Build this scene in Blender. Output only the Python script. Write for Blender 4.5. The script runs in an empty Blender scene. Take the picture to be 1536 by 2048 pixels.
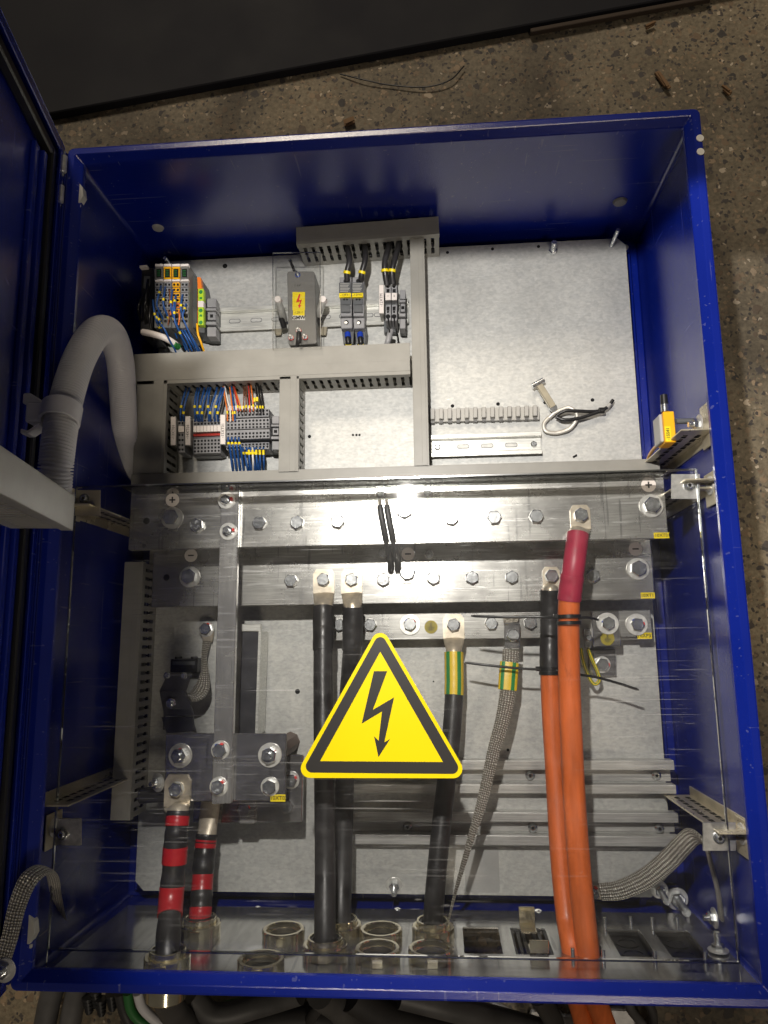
import bpy, bmesh, math, random
from mathutils import Vector, Matrix, Euler
random.seed(7)
scene = bpy.context.scene
COL = scene.collection

# ---------------------------------------------------------------- camera
CAM_LOC = Vector((0.0697, -0.1383, 1.1302)); CAM_ROT = Euler((0.1739, 0.0774, -0.0119), 'XYZ'); FPX = 1478.09
cam = bpy.data.cameras.new('camera'); cam_o = bpy.data.objects.new('camera', cam); COL.objects.link(cam_o)
cam_o.location = CAM_LOC; cam_o.rotation_euler = CAM_ROT
cam.sensor_fit = 'VERTICAL'; cam.sensor_height = 24; cam.lens = 24*FPX/2048
cam.clip_start = 0.01; cam.clip_end = 50
scene.camera = cam_o
# ---------------------------------------------------------------- world + lamps
w = bpy.data.worlds.new('World'); scene.world = w; w.use_nodes = True
w.node_tree.nodes['Background'].inputs[0].default_value = (0.9, 0.8, 0.66, 1)
w.node_tree.nodes['Background'].inputs[1].default_value = 0.06
def lamp(kind, name, loc, target, energy, color, **kw):
    l = bpy.data.lights.new(name, kind); l.energy = energy; l.color = color
    for k, v in kw.items(): setattr(l, k, v)
    o = bpy.data.objects.new(name, l); COL.objects.link(o); o.location = loc
    o.rotation_euler = (Vector(target)-Vector(loc)).to_track_quat('-Z', 'Y').to_euler()
    return o
torch = lamp('SPOT', 'hand_torch', (-0.006, 0.215, 1.13), (0.125, -0.075, 0.045), 46, (1, 0.955, 0.90),
             spot_size=math.radians(64), spot_blend=0.07, shadow_soft_size=0.013)
# soft shadow edges of an unseen blocker, painted into torch strength (far and left side)
torch.rotation_euler = (0, 0, 0); torch.data.spot_size = math.radians(92); torch.data.spot_blend = .35
torch.data.use_nodes = True; _t = torch.data.node_tree
def _tn(k, **kw):
    n = _t.nodes.new(k)
    for a, b in kw.items(): setattr(n, a, b)
    return n
def _math(op, a, b=None, c=None):
    n = _tn('ShaderNodeMath', operation=op)
    for i, v in enumerate((a, b, c)):
        if v is None: continue
        if isinstance(v, (int, float)): n.inputs[i].default_value = v
        else: _t.links.new(v, n.inputs[i])
    return n.outputs[0]
def _edge(val, lo, hi):
    n = _tn('ShaderNodeMapRange', interpolation_type='SMOOTHSTEP'); _t.links.new(val, n.inputs[0])
    n.inputs[1].default_value = lo; n.inputs[2].default_value = hi; return n.outputs[0]
_tc = _tn('ShaderNodeTexCoord'); _sx = _tn('ShaderNodeSeparateXYZ'); _t.links.new(_tc.outputs['Normal'], _sx.inputs[0])
_nz = _math('ABSOLUTE', _sx.outputs[2]); _bx = _math('DIVIDE', _sx.outputs[0], _nz); _by = _math('DIVIDE', _sx.outputs[1], _nz)
_left = _math('MAXIMUM', _edge(_bx, -.29, -.215), _math('MULTIPLY', _edge(_by, .055, .085), _edge(_bx, -.34, -.31)))
_left = _math('MAXIMUM', _left, _math('MULTIPLY', _edge(_by, -.50, -.62), _edge(_bx, -.40, -.28)))
_shadow_mask = _math('MULTIPLY', _edge(_by, .234, .216), _left)
_em = _t.nodes.get('Emission') or _tn('ShaderNodeEmission'); _t.links.new(_shadow_mask, _em.inputs['Strength'])
hall = lamp('AREA', 'hall_lamp', (-.62, 2.95, 3.6), (0, 0, 0), 85, (1, 0.87, 0.70), size=0.8)
hall2 = lamp('AREA', 'hall_lamp_right', (0.9, -2.5, 3.7), (0, 0, 0), 32, (1, 0.87, 0.70), size=0.8)
scene.view_settings.view_transform = 'Standard'; scene.view_settings.look = 'None'
scene.view_settings.exposure = 0.0; scene.view_settings.gamma = 1
scene.cycles.max_bounces = 12; scene.cycles.transparent_max_bounces = 16

# ---------------------------------------------------------------- helpers
_M = CAM_ROT.to_matrix()
def _ray(u, v): return _M @ Vector(((u-768)/FPX, (1024-v)/FPX, -1))
def P(u, v, z):   # a measured spot of the photo at its real height z
    d = _ray(u, v); return CAM_LOC + d*((z-CAM_LOC.z)/d.z)
def PY(u, v, y):
    d = _ray(u, v); return CAM_LOC + d*((y-CAM_LOC.y)/d.y)
def PX(u, v, x):
    d = _ray(u, v); return CAM_LOC + d*((x-CAM_LOC.x)/d.x)
ZP = 0.045

class MB:
    def __init__(s): s.v = []; s.f = []; s.sm = []; s.uv = []; s.mi = []
    def add(s, vs, fs, sm=False, uvs=None, mi=0):
        b = len(s.v); s.v += [Vector(a) for a in vs]
        for i, f in enumerate(fs):
            s.f.append([b+k for k in f]); s.sm.append(sm); s.mi.append(mi)
            s.uv.append(uvs[i] if uvs else None)
        return s
    def box(s, x0, x1, y0, y1, z0, z1, mi=0):
        x0, x1 = min(x0, x1), max(x0, x1); y0, y1 = min(y0, y1), max(y0, y1); z0, z1 = min(z0, z1), max(z0, z1)
        return s.add([(x0,y0,z0),(x1,y0,z0),(x1,y1,z0),(x0,y1,z0),(x0,y0,z1),(x1,y0,z1),(x1,y1,z1),(x0,y1,z1)],
              [(3,2,1,0),(4,5,6,7),(0,1,5,4),(1,2,6,5),(2,3,7,6),(3,0,4,7)], mi=mi)
    def obox(s, c, ax, ay, az, hx, hy, hz, mi=0):   # oriented box
        c = Vector(c); ax, ay, az = [Vector(a).normalized() for a in (ax, ay, az)]
        vs = [c+ax*hx*i+ay*hy*j+az*hz*k for k in (-1,1) for j in (-1,1) for i in (-1,1)]
        return s.add(vs, [(2,3,1,0),(4,5,7,6),(0,1,5,4),(1,3,7,5),(3,2,6,7),(2,0,4,6)], mi=mi)
    def prism(s, pts, z0, z1, mi=0):                # polygon xy, ccw
        a = sum(pts[i][0]*pts[(i+1)%len(pts)][1]-pts[(i+1)%len(pts)][0]*pts[i][1] for i in range(len(pts)))
        if a < 0: pts = pts[::-1]
        n = len(pts); vs = [(p[0],p[1],z0) for p in pts]+[(p[0],p[1],z1) for p in pts]
        return s.add(vs, [tuple(range(n))[::-1], tuple(range(n, 2*n))]+[(i,(i+1)%n,n+(i+1)%n,n+i) for i in range(n)], mi=mi)
    def pq(s, corners, zt, zb, mi=0):               # footprint measured at height zt
        return s.prism([tuple(P(u,v,zt)[:2]) for u, v in corners], zb, zt, mi)
    def cyl(s, c, axis, r, h, n=24, r2=None, sm=True, mi=0, rot=0.0):
        c = Vector(c); a = Vector(axis).normalized(); t = a.orthogonal().normalized(); b = a.cross(t)
        r2 = r if r2 is None else r2
        vs = []
        for k, (rr, hh) in enumerate(((r, 0), (r2, h))):
            for i in range(n):
                q = 2*math.pi*i/n+rot; vs.append(c+a*hh+(t*math.cos(q)+b*math.sin(q))*rr)
        s.add(vs, [(i,(i+1)%n,n+(i+1)%n,n+i) for i in range(n)], sm, mi=mi)
        return s.add(vs, [tuple(range(n))[::-1], tuple(range(n,2*n))], mi=mi)
    def ring(s, c, axis, ro, ri, h, n=32, mi=0, sm=True, flats=0):
        c = Vector(c); a = Vector(axis).normalized(); t = a.orthogonal().normalized(); b = a.cross(t)
        def circ(r, hh, fl=0):
            o = []
            for i in range(n):
                q = 2*math.pi*i/n; k = r
                if fl: k = r*min(1.0, math.cos(math.pi/fl)*1.06/math.cos(((q) % (2*math.pi/fl))-math.pi/fl))
                o.append(c+a*hh+(t*math.cos(q)+b*math.sin(q))*k)
            return o
        e = min(h*.15, (ro-ri)*.2)
        L = [circ(ri,0),circ(ro,0,flats),circ(ro,h-e,flats),circ(ro-e,h,flats),circ(ri+e,h),circ(ri,h-e)]
        vs = [p for l in L for p in l]; m = len(L)
        for k in range(m):
            k2 = (k+1) % m
            s.add(vs, [(k*n+i,k*n+(i+1)%n,k2*n+(i+1)%n,k2*n+i) for i in range(n)], sm and k in (1,2,4,5), mi=mi)
        return s
    def tube(s, pts, r, rt=None, side=(1,0,0), n=14, caps=True, mi=0, sm=True):
        pts = [Vector(p) for p in pts]; m = len(pts)
        r = r if isinstance(r, (list, tuple)) else [r]*m
        rt = r if rt is None else (rt if isinstance(rt, (list, tuple)) else [rt]*m)
        vs = []; L = 0; Ls = []; sd = Vector(side)
        for i, p in enumerate(pts):
            d = (pts[min(i+1,m-1)]-pts[max(i-1,0)]).normalized()
            sd = (sd-d*sd.dot(d))
            if sd.length < 1e-5: sd = d.orthogonal()
            sd.normalize(); up = d.cross(sd)
            if i: L += (p-pts[i-1]).length
            Ls.append(L)
            for k in range(n):
                q = 2*math.pi*k/n; vs.append(p+sd*math.cos(q)*r[i]+up*math.sin(q)*rt[i])
        fs = []; uvs = []
        for i in range(m-1):
            for k in range(n):
                fs.append((i*n+k, i*n+(k+1)%n, (i+1)*n+(k+1)%n, (i+1)*n+k))
                uvs.append([(Ls[i],k/n),(Ls[i],(k+1)/n),(Ls[i+1],(k+1)/n),(Ls[i+1],k/n)])
        s.add(vs, fs, sm, uvs, mi)
        if caps: s.add(vs[:n]+vs[-n:], [tuple(range(n))[::-1], tuple(range(n,2*n))], mi=mi)
        return s
    def mesh(s, name, mats, off=Vector((0,0,0))):
        me = bpy.data.meshes.new(name); me.from_pydata([tuple(v-off) for v in s.v], [], s.f)
        me.polygons.foreach_set('use_smooth', s.sm); me.polygons.foreach_set('material_index', s.mi)
        if any(s.uv):
            ul = me.uv_layers.new(name='uv'); k = 0
            for f, u in zip(s.f, s.uv):
                for j in range(len(f)):
                    if u: ul.data[k].uv = u[j]
                    k += 1
        for m in (mats if isinstance(mats, (list, tuple)) else [mats]): me.materials.append(m)
        me.validate(); me.update()
        return me

OFF = {}
def thing(name, label, cat, loc=(0,0,0), group=None, rot=None):
    o = bpy.data.objects.new(name, None); o.empty_display_size = .02; COL.objects.link(o); o.location = loc
    if rot: o.rotation_euler = rot
    o['label'] = label; o['category'] = cat
    if group: o['group'] = group
    OFF[o] = Vector(loc) if not rot else Vector((0,0,0))
    return o
def obj(name, mb, mats, parent=None, label=None, cat=None, group=None, kind=None, bevel=0, base=None, seg=1):
    off = OFF.get(parent, Vector((0,0,0))) if parent else Vector((0,0,0))
    if parent is None and kind is None:
        if base is None:
            n = len(mb.v); c = sum(mb.v, Vector())/n; base = (c.x, c.y, min(v.z for v in mb.v))
        base = Vector(base)
    else: base = Vector((0,0,0))
    me = mb.mesh(name, mats, off+base)
    o = bpy.data.objects.new(name, me); COL.objects.link(o); o.location = base
    OFF[o] = off+base
    if parent: o.parent = parent
    if label: o['label'] = label
    if cat: o['category'] = cat
    if group: o['group'] = group
    if kind: o['kind'] = kind
    if bevel:
        b = o.modifiers.new('bevel', 'BEVEL'); b.width = bevel; b.segments = seg; b.limit_method = 'ANGLE'; b.angle_limit = .7
    return o
def inst(name, me, parent, loc, rot=None):
    o = bpy.data.objects.new(name, me); COL.objects.link(o); o.parent = parent
    o.location = Vector(loc)-OFF[parent]; OFF[o] = Vector(loc) if not rot else Vector((0,0,0))
    if rot: o.rotation_euler = rot
    return o
def catmull(pts, k=8):
    pts = [Vector(p) for p in pts]
    if len(pts) < 3: return [pts[0].lerp(pts[-1], i/k) for i in range(k+1)]
    q = [pts[0]*2-pts[1]]+pts+[pts[-1]*2-pts[-2]]; out = []
    for i in range(1, len(q)-2):
        for j in range(k):
            t = j/k; a, b, c, d = q[i-1], q[i], q[i+1], q[i+2]
            out.append(0.5*((2*b)+(c-a)*t+(2*a-5*b+4*c-d)*t*t+(3*b-a-3*c+d)*t**3))
    out.append(pts[-1]); return out
def path(pp, k=8): return catmull([P(*p) for p in pp], k)
def lerpl(vals, m):
    out = []
    for i in range(m):
        t = i/(m-1)*(len(vals)-1); a = min(int(t), len(vals)-2); out.append(vals[a]+(vals[a+1]-vals[a])*(t-a))
    return out
def text_mb(txt, size, origin, ax=(1,0,0), ay=(0,1,0), depth=0.0002, bold=0.0, spacing=1.0):
    cu = bpy.data.curves.new('lettering', 'FONT'); cu.body = txt; cu.size = size; cu.align_x = 'CENTER'; cu.align_y = 'CENTER'
    cu.extrude = depth; cu.offset = bold; cu.space_character = spacing; cu.resolution_u = 2
    o = bpy.data.objects.new('lettering', cu); COL.objects.link(o)
    dg = bpy.context.evaluated_depsgraph_get(); me = bpy.data.meshes.new_from_object(o.evaluated_get(dg))
    ax = Vector(ax).normalized(); ay = Vector(ay).normalized(); az = ax.cross(ay)
    mb = MB(); mb.add([Vector(origin)+ax*v.co.x+ay*v.co.y+az*v.co.z for v in me.vertices], [tuple(p.vertices) for p in me.polygons])
    bpy.data.objects.remove(o); bpy.data.meshes.remove(me); bpy.data.curves.remove(cu)
    return mb

# ---------------------------------------------------------------- materials
def mat(name, col, rough=.5, metal=0.0, spec=.5, coat=0, emit=None):
    m = bpy.data.materials.new(name); m.use_nodes = True; b = m.node_tree.nodes['Principled BSDF']
    b.inputs['Base Color'].default_value = (*col, 1); b.inputs['Roughness'].default_value = rough
    b.inputs['Metallic'].default_value = metal; b.inputs['Specular IOR Level'].default_value = spec
    b.inputs['Coat Weight'].default_value = coat
    return m
def N(m, t, **kw):
    n = m.node_tree.nodes.new(t)
    for k, v in kw.items():
        if k in n.inputs: n.inputs[k].default_value = v
        else: setattr(n, k, v)
    return n
def L(m, a, b): m.node_tree.links.new(a, b)
def bsdf(m): return m.node_tree.nodes['Principled BSDF']
def coords(m, scale=(1,1,1), kind='Object', rot=(0,0,0)):
    # metres in world space so that pattern runs on across meshes
    if kind == 'World': g = N(m, 'ShaderNodeNewGeometry'); src = g.outputs['Position']
    else: g = N(m, 'ShaderNodeTexCoord'); src = g.outputs[kind]
    mp = N(m, 'ShaderNodeMapping'); mp.inputs['Scale'].default_value = scale; mp.inputs['Rotation'].default_value = rot
    L(m, src, mp.inputs[0]); return mp.outputs[0]
def ramp(m, src, stops):
    r = N(m, 'ShaderNodeValToRGB'); e = r.color_ramp.elements
    while len(e) < len(stops): e.new(.5)
    for i, (p, c) in enumerate(stops):
        e[i].position = p; e[i].color = (*c, 1) if len(c) == 3 else c
    L(m, src, r.inputs[0]); return r.outputs[0]
def g3(x): return (x, x, x)
def mixc(m, f, a, b, mode='MIX'):
    x = N(m, 'ShaderNodeMix', data_type='RGBA', blend_type=mode)
    if isinstance(f, float): x.inputs[0].default_value = f
    else: L(m, f, x.inputs[0])
    for i, s in ((6, a), (7, b)):
        if isinstance(s, tuple): x.inputs[i].default_value = (*s, 1)
        else: L(m, s, x.inputs[i])
    return x.outputs[2]
def vary(m, col, amount=.15, scale=30, detail=5, stretch=(1,1,1), bump=0, bscale=None, rough=None, kind='World', bstretch=None):
    c = coords(m, stretch, kind); n = N(m, 'ShaderNodeTexNoise', Scale=scale, Detail=float(detail)); L(m, c, n.inputs[0])
    a = tuple(max(0, x*(1-amount)) for x in col); b = tuple(min(1, x*(1+amount)) for x in col)
    L(m, ramp(m, n.outputs[0], [(.3, a), (.7, b)]), bsdf(m).inputs['Base Color'])
    if rough: L(m, ramp(m, n.outputs[0], [(.3, g3(rough[0])), (.7, g3(rough[1]))]), bsdf(m).inputs['Roughness'])
    if bump:
        n2 = N(m, 'ShaderNodeTexNoise', Scale=bscale or scale, Detail=3.0); L(m, coords(m, bstretch or stretch, kind), n2.inputs[0])
        bp = N(m, 'ShaderNodeBump', Strength=bump, Distance=.001); L(m, n2.outputs[0], bp.inputs['Height']); L(m, bp.outputs[0], bsdf(m).inputs['Normal'])
    return m
BLUE = mat('blue_powder_paint', (.004,.014,.20), .2, 0, .65)
vary(BLUE, (.004,.014,.20), .12, 6, bump=.2, bscale=650, rough=(.15,.27))
_b = bsdf(BLUE).inputs['Base Color']; _src = _b.links[0].from_socket
_m1 = None
for _sc, _rt, _lo in (((2, 70, 70), (0, 0, .5), .73), ((60, 2, 60), (.3, 0, .2), .735), ((70, 70, 3), (.5, .2, 0), .74)):
    _n = N(BLUE, 'ShaderNodeTexNoise', Scale=3.0, Detail=1.0); L(BLUE, coords(BLUE, _sc, 'World', _rt), _n.inputs[0])
    _r = ramp(BLUE, _n.outputs[0], [(_lo, g3(0)), (_lo+.015, g3(.3))]); _m1 = _r if _m1 is None else mixc(BLUE, 1.0, _m1, _r, 'ADD')
_d = N(BLUE, 'ShaderNodeTexNoise', Scale=260.0, Detail=2.0); L(BLUE, coords(BLUE, (1,1,1), 'World'), _d.inputs[0])
_m1 = mixc(BLUE, 1.0, _m1, ramp(BLUE, _d.outputs[0], [(.77, g3(0)), (.80, g3(.25))]), 'ADD')
_s = N(BLUE, 'ShaderNodeSeparateColor'); L(BLUE, _m1, _s.inputs[0])
L(BLUE, mixc(BLUE, _s.outputs[0], _src, (.16, .17, .30)), _b)
# galvanised sheet
GALV = mat('galvanised_sheet', (.5,.5,.48), .5, .45)
c = coords(GALV, (1,1,1), 'World'); vo = N(GALV, 'ShaderNodeTexVoronoi', Scale=170.0); L(GALV, c, vo.inputs[0])
nz = N(GALV, 'ShaderNodeTexNoise', Scale=14.0, Detail=8.0); L(GALV, c, nz.inputs[0])
nf = N(GALV, 'ShaderNodeTexNoise', Scale=320.0, Detail=4.0); L(GALV, coords(GALV, (.55,1,1), 'World'), nf.inputs[0])
sp = N(GALV, 'ShaderNodeSeparateColor'); L(GALV, vo.outputs['Color'], sp.inputs[0])
k1 = mixc(GALV, sp.outputs[0], (.46,.465,.45), (.53,.53,.505))
k2 = mixc(GALV, 1.0, k1, ramp(GALV, nz.outputs[0], [(.3, g3(.92)), (.7, g3(1.06))]), 'MULTIPLY')
k3 = mixc(GALV, 1.0, k2, ramp(GALV, nf.outputs[0], [(.35, g3(.90)), (.6, g3(1.05))]), 'MULTIPLY')
gs = N(GALV, 'ShaderNodeTexNoise', Scale=22.0, Detail=2.0, Distortion=.8); L(GALV, coords(GALV, (1,16,1), 'World', (0,0,.7)), gs.inputs[0])
k3 = mixc(GALV, 1.0, k3, ramp(GALV, gs.outputs[0], [(.66, g3(1)), (.675, g3(1.25)), (.69, g3(1))]), 'MULTIPLY')
L(GALV, k3, bsdf(GALV).inputs['Base Color'])
L(GALV, ramp(GALV, nz.outputs[0], [(.3, g3(.52)), (.7, g3(.60))]), bsdf(GALV).inputs['Roughness'])
bp = N(GALV, 'ShaderNodeBump', Strength=.12, Distance=.001); L(GALV, nf.outputs[0], bp.inputs['Height']); L(GALV, bp.outputs[0], bsdf(GALV).inputs['Normal'])
def metal(name, col, rough, stretch, sc=60, met=.9, scratch=True, bump=.08):
    m = mat(name, col, rough, met)
    n = N(m, 'ShaderNodeTexNoise', Scale=float(sc), Detail=7.0); L(m, coords(m, stretch, 'World'), n.inputs[0])
    bl = N(m, 'ShaderNodeTexNoise', Scale=11.0, Detail=6.0, Roughness=.65); L(m, coords(m, (1,1,1), 'World'), bl.inputs[0])
    a = mixc(m, 1.0, ramp(m, n.outputs[0], [(.3, tuple(x*.78 for x in col)), (.7, tuple(min(1,x*1.15) for x in col))]),
             ramp(m, bl.outputs[0], [(.35, (.88,.87,.86)), (.65, (1.04,1.03,1.0))]), 'MULTIPLY')
    rr = ramp(m, bl.outputs[0], [(.3, g3(rough*.85)), (.7, g3(min(1, rough*1.25)))])
    if scratch:
        for q, (scl, rz) in enumerate(((( 3, 60, 3), .5), ((60, 3, 3), -.35), ((3, 50, 3), 1.1))):
            fs_ = N(m, 'ShaderNodeTexNoise', Scale=3.2, Detail=1.5); L(m, coords(m, scl, 'World', (0,0,rz)), fs_.inputs[0])
            fm = ramp(m, fs_.outputs[0], [(.665, g3(0)), (.685, g3(.75))]); fz = N(m, 'ShaderNodeSeparateColor'); L(m, fm, fz.inputs[0])
            a = mixc(m, fz.outputs[0], a, tuple(min(1, x*(1.5 if q != 1 else .55)) for x in col))
        wv = N(m, 'ShaderNodeTexNoise', Scale=20.0, Detail=2.0, Distortion=.5); L(m, coords(m, (.5, 14, 3), 'World', (0,0,.9)), wv.inputs[0])
        sm_ = ramp(m, wv.outputs[0], [(.655, g3(0)), (.668, g3(.6)), (.672, g3(.6)), (.685, g3(0))])
        sc_ = N(m, 'ShaderNodeSeparateColor'); L(m, sm_, sc_.inputs[0])
        a = mixc(m, sc_.outputs[0], a, tuple(min(1, x*1.12) for x in col)); rr = mixc(m, sc_.outputs[0], rr, g3(min(.6, rough*1.7)))
    L(m, a, bsdf(m).inputs['Base Color']); L(m, rr, bsdf(m).inputs['Roughness'])
    b = N(m, 'ShaderNodeBump', Strength=bump, Distance=.001); L(m, n.outputs[0], b.inputs['Height']); L(m, b.outputs[0], bsdf(m).inputs['Normal'])
    return m
BAR = metal('tinned_busbar', (.50,.50,.485), .26, (.6, 14, 6), 40, .74, True, .05)
BARV = metal('tinned_bar_upright', (.54,.54,.54), .25, (14, .6, 6), 40, .78, True, .04)
PLT = metal('plated_junction_plate', (.66,.66,.68), .15, (3,3,3), 30, .9, True, .03)
STEEL = metal('zinc_rail', (.74,.75,.72), .32, (.8, 10, 4), 50, .5, False)
HAT = metal('hat_rail_steel', (.52,.52,.51), .4, (.6, 14, 4), 40, .45, False)
CHROM = metal('yellow_passivated_steel', (.66,.60,.46), .28, (1,1,1), 30, .6, False)
ZINC = metal('zinc_bolt', (.80,.83,.86), .2, (1,1,1), 200, .93, False, .15)
WASH = metal('zinc_washer', (.78,.78,.76), .34, (1,1,1), 120, .6, False)
NICK = metal('nickel_brass', (.92,.83,.66), .13, (1,1,1), 60, .95, False, .03)
LUG = metal('tinned_lug', (.78,.70,.57), .3, (1,1,1), 90, .65, False)
BLKSTEEL = metal('dark_bracket', (.10,.10,.11), .3, (1,1,1), 40, .6, False)
GLANDP = metal('gland_sheet', (.58,.59,.59), .15, (6,1,1), 18, .88, True, .04)
DUCT = mat('grey_duct_plastic', (.27,.262,.235), .42); vary(DUCT, (.27,.262,.235), .07, 40, stretch=(1,1,1), bump=.03, bscale=200)
GREY = mat('terminal_grey', (.25,.25,.26), .45); vary(GREY, (.25,.25,.26), .1, 80)
DKGREY = mat('terminal_side_grey', (.09,.095,.10), .45)
DEVGREY = mat('device_grey', (.17,.165,.155), .35)
LTGREY = mat('light_grey_plastic', (.42,.41,.38), .4)
WHITE = mat('white_plastic', (.62,.60,.56), .4); HOSE = mat('hose_plastic', (.66,.65,.67), .38); vary(HOSE, (.66,.65,.67), .06, 20)
PAPER = mat('paper_tag', (.74,.68,.64), .6)
BLACK = mat('black_plastic', (.012,.012,.013), .35); HOLE = mat('dark_opening', (.004,.004,.005), .9)
RUB = mat('black_heatshrink', (.022,.021,.022), .36); vary(RUB, (.024,.023,.024), .3, 50, bump=.6, bscale=38, rough=(.28,.5))
CABGREY = mat('grey_cable_jacket', (.07,.068,.068), .5); vary(CABGREY, (.07,.068,.068), .3, 25, bump=.2, bscale=30)
ORANGE = mat('orange_cable_jacket', (.64,.135,.028), .42); vary(ORANGE, (.62,.13,.027), .22, 16, stretch=(6,.7,2), bump=.25, bscale=70, rough=(.34,.55))
_b = bsdf(ORANGE).inputs['Base Color']; _src = _b.links[0].from_socket
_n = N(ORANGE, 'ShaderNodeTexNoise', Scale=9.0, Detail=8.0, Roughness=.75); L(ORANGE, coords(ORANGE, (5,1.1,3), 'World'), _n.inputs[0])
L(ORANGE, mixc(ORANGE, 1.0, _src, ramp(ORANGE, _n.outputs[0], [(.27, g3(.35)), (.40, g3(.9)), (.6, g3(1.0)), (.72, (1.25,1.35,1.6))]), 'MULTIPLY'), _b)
REDS = mat('red_heatshrink', (.32,.022,.05), .42); vary(REDS, (.32,.022,.052), .2, 40, bump=.35, bscale=80)
REDT = mat('red_tape', (.36,.014,.02), .32); BLUEW = mat('blue_wire', (.015,.075,.26), .4)
REDW = mat('red_wire', (.5,.03,.02), .4); ORW = mat('orange_wire', (.65,.17,.03), .4); WHW = mat('white_wire', (.7,.68,.64), .4); BRW = mat('brown_wire', (.16,.06,.03), .4)
YEL = mat('yellow_label', (.80,.62,.005), .45); YSIGN = mat('sign_yellow', (.82,.64,.0), .30); YSIGN2 = vary(YSIGN, (.80,.62,.0), .03, 8)
INK = mat('black_print', (.016,.014,.012), .45); GRN = mat('green_plastic', (.03,.22,.05), .4); GRW = mat('green_wire', (.02,.14,.03), .4)
ORPL = mat('orange_plastic', (.8,.2,.02), .4); YPL = mat('yellow_sensor_plastic', (.85,.42,.01), .35); YGR = mat('yellow_green_terminal', (.42,.62,.03), .4)
REDP = mat('red_paint_mark', (.62,.02,.015), .45); BLUP = mat('blue_paint_mark', (.01,.05,.3), .45); OLIVE = mat('earth_sticker', (.36,.30,.03), .5)
WOOD = mat('wood_chip', (.16,.09,.04), .8); BATTEN = mat('dark_wood', (.035,.022,.013), .8)
RUBBERM = mat('dark_painted_panel', (.009,.009,.011), .65, 0, .2); vary(RUBBERM, (.009,.009,.012), .25, 7, rough=(.6,.75), bump=.05, bscale=300)
# yellow green stripes
YG = mat('yellow_green_sleeve', (.7,.5,.02), .4)
tc = N(YG, 'ShaderNodeTexCoord'); sx = N(YG, 'ShaderNodeSeparateXYZ'); L(YG, tc.outputs['UV'], sx.inputs[0])
mt = N(YG, 'ShaderNodeMath', operation='MULTIPLY'); mt.inputs[1].default_value = 5.0; L(YG, sx.outputs[1], mt.inputs[0])
fr = N(YG, 'ShaderNodeMath', operation='FRACT'); L(YG, mt.outputs[0], fr.inputs[0])
rgy = ramp(YG, fr.outputs[0], [(0, (.70,.48,.02)), (.62, (.70,.48,.02)), (.64, (.02,.22,.06)), (1, (.02,.22,.06))])
L(YG, rgy, bsdf(YG).inputs['Base Color'])
# braided copper
BRAID = mat('tinned_copper_braid', (.5,.42,.3), .38, .5)
tc = N(BRAID, 'ShaderNodeTexCoord')
_dn = N(BRAID, 'ShaderNodeTexNoise', Scale=160.0, Detail=3.0); L(BRAID, coords(BRAID, (1,1,1), 'World'), _dn.inputs[0])
_dm = N(BRAID, 'ShaderNodeVectorMath', operation='MULTIPLY_ADD'); L(BRAID, _dn.outputs[1], _dm.inputs[0]); _dm.inputs[1].default_value = (.0045,.05,0); L(BRAID, tc.outputs['UV'], _dm.inputs[2])
hs = []
for sg in (1, -1):
    mp = N(BRAID, 'ShaderNodeMapping'); mp.inputs['Scale'].default_value = (460, 22, 1); mp.inputs['Rotation'].default_value = (0,0,0)
    L(BRAID, _dm.outputs[0], mp.inputs[0])
    sp_ = N(BRAID, 'ShaderNodeSeparateXYZ'); L(BRAID, mp.outputs[0], sp_.inputs[0])
    ad = N(BRAID, 'ShaderNodeMath', operation='ADD' if sg > 0 else 'SUBTRACT'); L(BRAID, sp_.outputs[0], ad.inputs[0]); L(BRAID, sp_.outputs[1], ad.inputs[1])
    m1 = N(BRAID, 'ShaderNodeMath', operation='MULTIPLY'); m1.inputs[1].default_value = 2.4; L(BRAID, ad.outputs[0], m1.inputs[0])
    sn = N(BRAID, 'ShaderNodeMath', operation='SINE'); L(BRAID, m1.outputs[0], sn.inputs[0]); hs.append(sn.outputs[0])
pr = N(BRAID, 'ShaderNodeMath', operation='MULTIPLY'); L(BRAID, hs[0], pr.inputs[0]); L(BRAID, hs[1], pr.inputs[1])
rm = ramp(BRAID, pr.outputs[0], [(0, (.30,.275,.23)), (.28, (.68,.64,.56)), (.6, (.95,.92,.85))])
L(BRAID, rm, bsdf(BRAID).inputs['Base Color'])
bb = N(BRAID, 'ShaderNodeBump', Strength=.9, Distance=.0015); L(BRAID, pr.outputs[0], bb.inputs['Height']); L(BRAID, bb.outputs[0], bsdf(BRAID).inputs['Normal'])
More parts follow.
